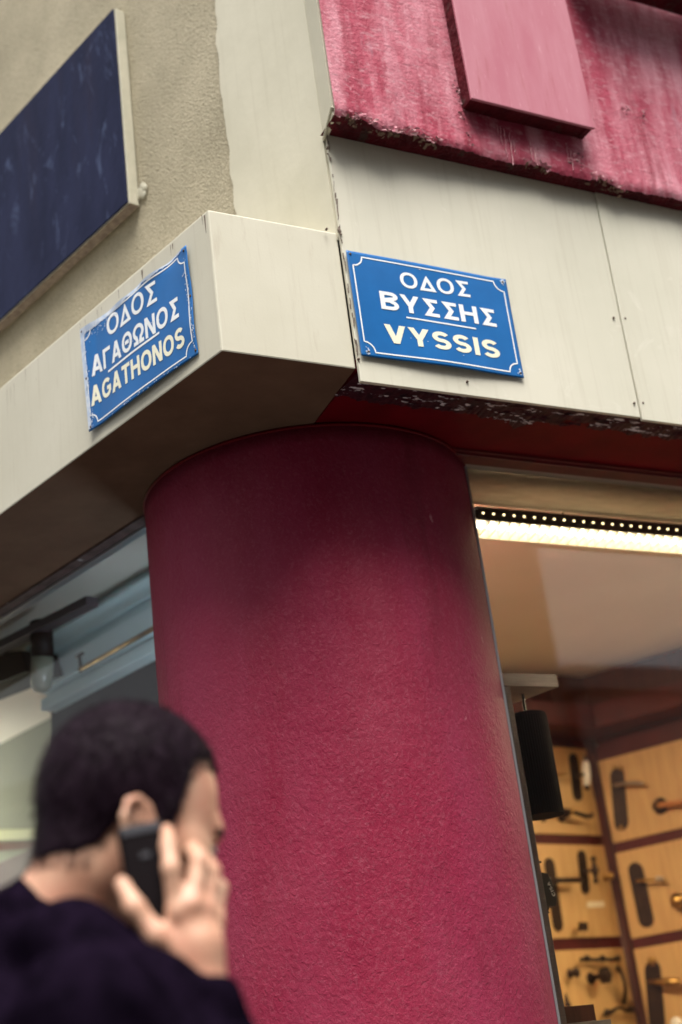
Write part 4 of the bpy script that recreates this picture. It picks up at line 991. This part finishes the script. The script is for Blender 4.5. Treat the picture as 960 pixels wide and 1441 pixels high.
# ================================================================== THE MAN ON THE PHONE
def sdf_mesh(f, lo, hi, h):
    """surface nets over a signed distance function (vectorised)"""
    ax = [np.arange(lo[i], hi[i] + h, h) for i in range(3)]
    G = np.stack(np.meshgrid(*ax, indexing='ij'), -1); D = f(G).astype(np.float64); s = D < 0
    n = D.shape; c = [n[0] - 1, n[1] - 1, n[2] - 1]
    cnt = np.zeros(c); acc = np.zeros((*c, 3))
    cor = [(i, j, k) for i in (0, 1) for j in (0, 1) for k in (0, 1)]
    sub = lambda A, o: A[o[0]:o[0] + c[0], o[1]:o[1] + c[1], o[2]:o[2] + c[2]]
    for a in range(8):
        for b in range(a + 1, 8):
            A, B = cor[a], cor[b]
            if sum(x != y for x, y in zip(A, B)) != 1: continue
            da, db = sub(D, A), sub(D, B); m = (da < 0) != (db < 0)
            t = np.where(m, da / np.where(da - db == 0, 1, da - db), 0)
            p = np.array(A) + t[..., None] * (np.array(B) - np.array(A)); acc += p * m[..., None]; cnt += m
    act = cnt > 0; idx = -np.ones(c, int); idx[act] = np.arange(act.sum())
    base = np.stack(np.meshgrid(*[np.arange(k) for k in c], indexing='ij'), -1)
    V = (base[act] + acc[act] / cnt[act][:, None]) * h + np.array([a[0] for a in ax])
    F = []
    for d in range(3):
        e, g = [q for q in range(3) if q != d]
        S0 = [slice(1, n[q] - 1) for q in range(3)]; S1 = list(S0); S0[d] = slice(0, n[d] - 1); S1[d] = slice(1, n[d])
        m = s[tuple(S0)] != s[tuple(S1)]; I = np.argwhere(m)
        if not len(I): continue
        off = np.ones(3, int); off[d] = 0; I = I + off
        def cell(de, dg):
            J = I.copy(); J[:, e] -= de; J[:, g] -= dg; return idx[J[:, 0], J[:, 1], J[:, 2]]
        Q = np.stack([cell(1, 1), cell(0, 1), cell(0, 0), cell(1, 0)], 1)
        fl = s[tuple(S0)][m]
        if d == 1: fl = ~fl
        Q[~fl] = Q[~fl][:, ::-1]; F.append(Q)
    return V, np.concatenate(F)
def sdf_obj(name, f, lo, hi, h, m, parent, it=2):
    V, F = sdf_mesh(f, lo, hi, h)
    me = bpy.data.meshes.new(name); me.from_pydata((V - org(parent)).tolist(), [], F.tolist()); me.update(); me.materials.append(m)
    me.polygons.foreach_set('use_smooth', [True] * len(me.polygons))
    o = bpy.data.objects.new(name, me); COL.objects.link(o); o.parent = parent; ORG[o.name] = org(parent)
    if it:
        s = o.modifiers.new('smooth', 'SMOOTH'); s.factor = .5; s.iterations = it
    return o
def capsule(G, a, b, ra, rb):
    a, b = np.array(a, float), np.array(b, float); ab = b - a; t = np.clip(((G - a) @ ab) / (ab @ ab), 0, 1)
    return np.linalg.norm(G - (a + t[..., None] * ab), axis=-1) - (ra + (rb - ra) * t)
def ellip(G, c, r, R=None):
    q = (G - np.array(c)); q = q @ R if R is not None else q
    q = q / np.array(r); k = np.linalg.norm(q, axis=-1); return (k - 1) * min(r) * (k / np.maximum(np.linalg.norm(q / np.array(r), axis=-1) * min(r), 1e-6)) 
def smin(a, b, k): h = np.clip(.5 + .5 * (b - a) / k, 0, 1); return b * (1 - h) + a * h - k * h * (1 - h)
def smax(a, b, k): return -smin(-a, -b, k)
HC = np.array([.534, 1.516, 1.786])           # centre of the skull
yaw, pit, rol = math.radians(7), math.radians(14), math.radians(0)
Ry = np.array([[math.cos(pit), 0, math.sin(pit)], [0, 1, 0], [-math.sin(pit), 0, math.cos(pit)]])
Rz = np.array([[math.cos(yaw), -math.sin(yaw), 0], [math.sin(yaw), math.cos(yaw), 0], [0, 0, 1]])
HR = Rz @ Ry                                   # head axes: x forward, y left, z up
HS = 1.05                                      # head scale
def hl(G): return ((G - HC) @ HR) / HS
def skull(Q):
    d = ellip(Q, (0, 0, .008), (.098, .076, .098))
    d = smin(d, ellip(Q, (.030, 0, -.045), (.066, .060, .062)), .03)
    d = smin(d, ellip(Q, (.050, 0, -.100), (.038, .040, .030)), .035)      # jaw and chin
    d = smin(d, capsule(Q, (.088, -.024, -.012), (.088, .024, -.012), .012, .012), .02)   # brow
    d = smax(d, -ellip(Q, (.106, -.032, -.036), (.018, .018, .013)), .012)
    d = smax(d, -ellip(Q, (.106, .032, -.036), (.018, .018, .013)), .012)
    d = smin(d, capsule(Q, (.092, 0, -.026), (.108, 0, -.064), .008, .011), .012)
    d = smin(d, capsule(Q, (.096, -.012, -.068), (.096, .012, -.068), .008, .008), .010)
    d = smin(d, capsule(Q, (.060, -.048, -.050), (.045, -.056, -.045), .014, .014), .02)
    d = smin(d, capsule(Q, (.060, .048, -.050), (.045, .056, -.045), .014, .014), .02)
    d = smin(d, capsule(Q, (.084, -.018, -.088), (.084, .018, -.088), .006, .006), .008)
    d = smin(d, capsule(Q, (.082, -.015, -.098), (.082, .015, -.098), .0065, .0065), .008)
    return d
def ear(Q, sd):
    Q = (Q - np.array([-.014, 0, -.034])) / .88 + np.array([-.014, 0, -.023])
    y = sd * .074
    rim = None
    pts = [(.018, -.018), (.020, .004), (.010, .022), (-.006, .028), (-.020, .020), (-.024, 0), (-.018, -.018), (-.006, -.032), (.006, -.034)]
    for i in range(len(pts) - 1):
        a, b = pts[i], pts[i + 1]
        fl = lambda p: (p[0] - .020, y + sd * (.010 + .012 * max(0, -(p[0]) / .024)), p[1] - .030)
        c = capsule(Q, fl(a), fl(b), .0048, .0048); rim = c if rim is None else smin(rim, c, .004)
    return smin(rim, ellip(Q, (-.018, y + sd * .006, -.032), (.020, .008, .028)), .008)
def hairline(x): return np.interp(x, [-.14, -.10, -.050, -.032, -.004, .008, .020, .029, .040, .056, .12], [-.076, -.080, -.074, -.030, -.040, -.052, -.040, .012, .040, .056, .062])
# phone
PA, PB = at_y(196, 1160, 1.414), at_y(226, 1318, 1.396)
pax = (PB - PA) / np.linalg.norm(PB - PA)
pn = np.array([-.30, -.95, .10]); pn -= pax * np.dot(pn, pax); pn /= np.linalg.norm(pn); pw = np.cross(pax, pn)
# hand joints (traced where they stand: the back of the hand towards the street)
W = lambda x, y, yy: at_y(x, y, yy)
wrist = W(284, 1388, 1.375); elbow = W(372, 1640, 1.345); shoulder = W(118, 1435, 1.345)
fing = [  # knuckle, middle joint, last joint, tip
    ([W(250, 1285, 1.372), W(241, 1222, 1.368), W(237, 1190, 1.382), W(235, 1168, 1.402)], .0090),
    ([W(270, 1274, 1.366), W(281, 1210, 1.374), W(272, 1196, 1.402), W(262, 1204, 1.424)], .0094),
    ([W(288, 1282, 1.374), W(298, 1226, 1.386), W(289, 1212, 1.412), W(276, 1222, 1.432)], .0091),
    ([W(301, 1296, 1.388), W(309, 1250, 1.402), W(300, 1238, 1.424), W(288, 1246, 1.440)], .0084)]
thumb = ([W(262, 1352, 1.378), W(222, 1318, 1.376), W(190, 1278, 1.384), W(172, 1244, 1.402)], .0106)
neck0, neck1 = HC + HR @ np.array([-.040, 0, -.085]), W(66, 1330, 1.545)
chest = np.array([neck1[0] - .02, neck1[1], neck1[2] - .16])
def hand(G):
    d = None
    for (pts, r) in fing:
        rs = [r * 1.12, r, r * .92, r * .80]
        for i in range(3):
            c = capsule(G, pts[i], pts[i + 1], rs[i], rs[i + 1]); d = c if d is None else (smin(d, c, .006))
        m0 = wrist * .62 + pts[0] * .38
        d = smin(d, capsule(G, m0, pts[0], .0150, r * 1.15), .009)
        d = smin(d, ellip(G, pts[0] + np.array([-.001, -.004, 0]), (.0085, .008, .0085)), .006)
    pts, r = thumb
    for i, (ra, rb) in enumerate(((1.35, 1.1), (1.1, .95), (.98, .8))):
        d = smin(d, capsule(G, pts[i], pts[i + 1], r * ra, r * rb), .008)
    d = smin(d, capsule(G, wrist, wrist * .5 + (fing[1][0][0] + fing[2][0][0]) * .25, .0215, .0225), .014)
    d = smin(d, capsule(G, wrist, pts[0], .018, .015), .014)
    return d
def forearm(G): return smin(capsule(G, wrist, wrist * .3 + elbow * .7, .0215, .033), capsule(G, wrist * .3 + elbow * .7, elbow, .036, .032), .02)
def body(G):
    Q = hl(G); d = skull(Q) * HS
    d = smin(d, np.minimum(ear(Q, -1), ear(Q, 1)) * HS, .005)
    d = smin(d, capsule(G, neck0, neck1, .053, .062), .03)
    d = smin(d, ellip(G, chest, (.10, .17, .13)), .05)
    a = capsule(G, shoulder, elbow, .044, .036); a = smin(a, forearm(G), .02); a = smin(a, hand(G), .012)
    a = smin(a, capsule(G, shoulder, chest, .05, .07), .03)
    return np.minimum(d, a) if False else smin(d, a, .002)
man = thing('person', 'man in a navy jumper with cropped dark hair holding a black phone to his ear', 'person', (neck1[0] - .03, neck1[1], .1))
lo = np.minimum.reduce([HC - .16, chest - .2, shoulder - .06]); hi = np.maximum.reduce([HC + .17, elbow + .05, chest + .2]); lo[2] = elbow[2] - .05
sdf_obj('body', body, lo, hi, .0042, m_skin, man, 2)
def hair(G):
    Q = hl(G); d = smin(skull(Q) * HS, capsule(G, neck0, neck1, .053, .062), .03) - .0045 - .004 * np.clip((Q[..., 2] - .02) / .08, 0, 1)
    lim = hairline(Q[..., 0]) + .004 * np.sin(Q[..., 1] * 90) + .003 * np.sin(Q[..., 0] * 210)
    d = smax(d, (lim - Q[..., 2]) * .7, .008)
    return d + .0008 * np.sin(G[..., 0] * 900) * np.sin(G[..., 1] * 700 + G[..., 2] * 300)
sdf_obj('hair', hair, HC - .165, HC + .15, .004, m_hair, man, 1)
# short strands standing off the scalp and straying past the hairline
hv_ = np.array([v.co[:] for v in bpy.data.objects['hair'].data.vertices]) + org(man)
bv_ = np.array([v.co[:] for v in bpy.data.objects['body'].data.vertices]) + org(man)
Qb = hl(bv_); lm = hairline(Qb[:, 0]); md = (Qb[:, 2] > lm - .013) & (Qb[:, 2] < lm + .004) & (Qb[:, 0] < .075) & (Qb[:, 0] > -.12) & (np.abs(Qb[:, 1]) < .079) & (np.linalg.norm(bv_ - HC, axis=1) < .16)
rg = np.random.default_rng(4)
pts_ = np.concatenate([hv_[rg.integers(0, len(hv_), 5200)], bv_[md][rg.integers(0, md.sum(), 1500)]]); ln_ = np.concatenate([np.full(5200, .010), np.full(1500, .0045)])
nn_ = pts_ - (HC + HR @ np.array([-.01, 0, -.02])); nn_ /= np.linalg.norm(nn_, axis=1)[:, None]
dd_ = nn_ * .55 + (HR @ np.array([-.25, 0, -.75])) + rg.normal(0, .25, pts_.shape); dd_ /= np.linalg.norm(dd_, axis=1)[:, None]
sd_ = np.cross(dd_, nn_); sd_ /= np.linalg.norm(sd_, axis=1)[:, None] + 1e-9
V = np.stack([pts_ + sd_ * .0007, pts_ - sd_ * .0007, pts_ + nn_ * .0009, pts_ + dd_ * (ln_ * rg.uniform(.6, 1.3, len(ln_)))[:, None]], 1).reshape(-1, 3)
F = [(4 * i + a, 4 * i + b, 4 * i + 3) for i in range(len(pts_)) for a, b in ((0, 1), (1, 2), (2, 0))]
o = mesh('hair_strands', V, F, m_hair, man); o['kind'] = 'stuff'
for sd in (-1, 1):
    c = HC + HS * HR @ np.array([.084, sd * .031, -.036]); mesh('eye', *lathe(c, HR @ np.array([1, 0, 0]), [(.002, -.011), (.009, -.006), (.0115, 0), (.009, .006), (.002, .0105)], 16), m_eye, man, smooth=True)
    mesh('eyebrow', *tube([HC + HS * HR @ np.array([.097, sd * .012, -.016]), HC + HS * HR @ np.array([.097, sd * .028, -.012]), HC + HS * HR @ np.array([.086, sd * .046, -.016])], [.005, .006, .004], 8), m_hair, man)
hip = np.array([chest[0] - .05, chest[1] + .01, 1.02])
lsh = np.array([chest[0] - .02, chest[1] + .20, shoulder[2] + .02]); lel = np.array([hip[0] - .06, hip[1] + .27, 1.22]); lwr = np.array([hip[0] + .08, hip[1] + .20, 1.02])
def jumper(G):
    d = smin(capsule(G, chest + np.array([0, -.07, -.02]), chest + np.array([0, .07, -.02]), .125, .125), capsule(G, hip + np.array([0, -.05, .04]), hip + np.array([0, .05, .04]), .135, .135), .05)
    d = smin(d, capsule(G, chest, hip, .15, .14), .08)
    d = smin(d, capsule(G, neck1 + np.array([0, 0, -.06]), neck1 + np.array([-.005, 0, .004]), .105, .073), .04)
    cw = wrist * .90 + elbow * .10
    fa = smax(capsule(G, elbow, cw, .054, .035), (G - cw) @ ((wrist - elbow) / np.linalg.norm(wrist - elbow)) - .012, .004)
    ra = smin(capsule(G, shoulder, elbow, .070, .054), fa, .02)
    d = smin(d, ra, .03)
    d = smin(d, capsule(G, W(92, 1338, 1.45), W(212, 1402, 1.375), .055, .045), .02)
    la = smin(capsule(G, lsh, lel, .066, .052), capsule(G, lel, lwr, .050, .040), .02)
    d = smin(d, la, .04)
    d = d + .0035 * np.sin(G[..., 2] * 75 + G[..., 0] * 50) * np.sin(G[..., 0] * 38 + G[..., 1] * 30) + .003 * np.sin(G[..., 2] * 28 - G[..., 0] * 46 + 2 * np.sin(G[..., 1] * 17))
    return d
lo = np.array([min(hip[0] - .2, chest[0] - .2), 1.18, .96]); hi = np.array([elbow[0] + .12, chest[1] + .42, neck1[2] + .12])
sdf_obj('jumper', jumper, lo, hi, .008, m_knit, man, 2)
def trousers(G):
    d = capsule(G, hip + np.array([0, -.05, 0]), hip + np.array([0, .05, 0]), .128, .128)
    for s_ in (-1, 1):
        k = hip + np.array([.02 + .05 * s_, s_ * .095, -.45]); a = hip + np.array([-.02 + .13 * s_, s_ * .10, -.80])
        d = smin(d, smin(capsule(G, hip + np.array([0, s_ * .08, -.05]), k, .10, .068), capsule(G, k, a, .068, .056), .02), .03)
    return d
sdf_obj('trousers', trousers, hip + np.array([-.3, -.3, -.9]), hip + np.array([.32, .3, .16]), .014, m_trouser, man, 2)
for s_ in (-1, 1):
    a = hip + np.array([-.02 + .13 * s_, s_ * .10, -.80]); a[2] = .155
    def shoe(G, a=a): return smax(smin(capsule(G, a, a + np.array([.15, 0, -.02]), .045, .036), capsule(G, a, a + (0, 0, .06), .045, .045), .03), .1 - G[..., 2], .004)
    sdf_obj('shoe', shoe, a + np.array([-.08, -.07, -.07]), a + np.array([.22, .07, .13]), .009, m_shoe, man, 1)
# the phone
ph = thing('mobile_phone', 'black mobile phone held between fingers and thumb against the ear', 'phone', tuple((PA + PB) / 2))
def slab(c0, c1, hw, th, off, m, name, bev):
    poly = [c0 - pw * hw, c0 + pw * hw, c1 + pw * hw, c1 - pw * hw]
    return mesh(name, *prism([p + pn * off for p in poly], -pn * th), m, ph, bevel=bev)
slab(PA, PB, .0245, .013, .006, m_phone, 'casing', .005)
slab(PA * .97 + PB * .03, PA * .90 + PB * .10, .0205, .0012, .0073, m_phonegrey, 'camera_strip', .0004)
slab(PA * .72 + PB * .28, PA * .68 + PB * .32, .005, .0012, .0073, m_phonegrey, 'badge', .0003)

# ================================================================== ACROSS THE STREETS (behind the camera, seen only as reflections)
m_rosy = mat('warm pink facade paint', (.84, .62, .52), .8, (.76, .54, .45), 2, 5)
def plain_block(name, label, x0, y0, x1, y1, h, rows_, cols, axis, m_opp=m_opp):
    t = thing(name, label, 'building', ((x0 + x1) / 2, (y0 + y1) / 2, 0))
    mesh('walls', *box((x0, y0, 0), (x1 - x0, 0, 0), (0, y1 - y0, 0), (0, 0, h)), m_opp, t)
    mesh('cornice', *box((x0 - .15, y0 - .15, h + .01), (x1 - x0 + .3, 0, 0), (0, y1 - y0 + .3, 0), (0, 0, .25)), m_opp, t)
    proto = None
    for r in range(rows_):
        for c in range(cols):
            if axis == 'y': wx = x0 + (x1 - x0) * (c + .5) / cols; p = (wx - .5, y1 + .003, 1.1 + 3.1 * r); v, f = box(p, (1, 0, 0), (0, .05, 0), (0, 0, 1.7))
            else: wy = y0 + (y1 - y0) * (c + .5) / cols; p = (x1 + .003, wy - .5, 1.1 + 3.1 * r); v, f = box(p, (.05, 0, 0), (0, 1, 0), (0, 0, 1.7))
            if proto is None: proto = mesh('window', v, f, m_oppwin, t); pp = p
            else: q = proto.copy(); COL.objects.link(q); q.parent = t; q.location = (p[0] - pp[0], p[1] - pp[1], p[2] - pp[2])
plain_block('street_building', 'plain apartment block across the street, seen only in the glass', -9, -14, 8.95, -6, 9.5, 3, 7, 'y')
plain_block('street_building', 'low rose painted building across the street, seen only in the glass', 9.105, -14, 22, -6.0, 5.15, 1, 4, 'y', m_rosy)
plain_block('street_building', 'plain block on the far side of the side street, behind the photographer', -16, 1.5, -7.5, 20, 5.0, 1, 7, 'x')
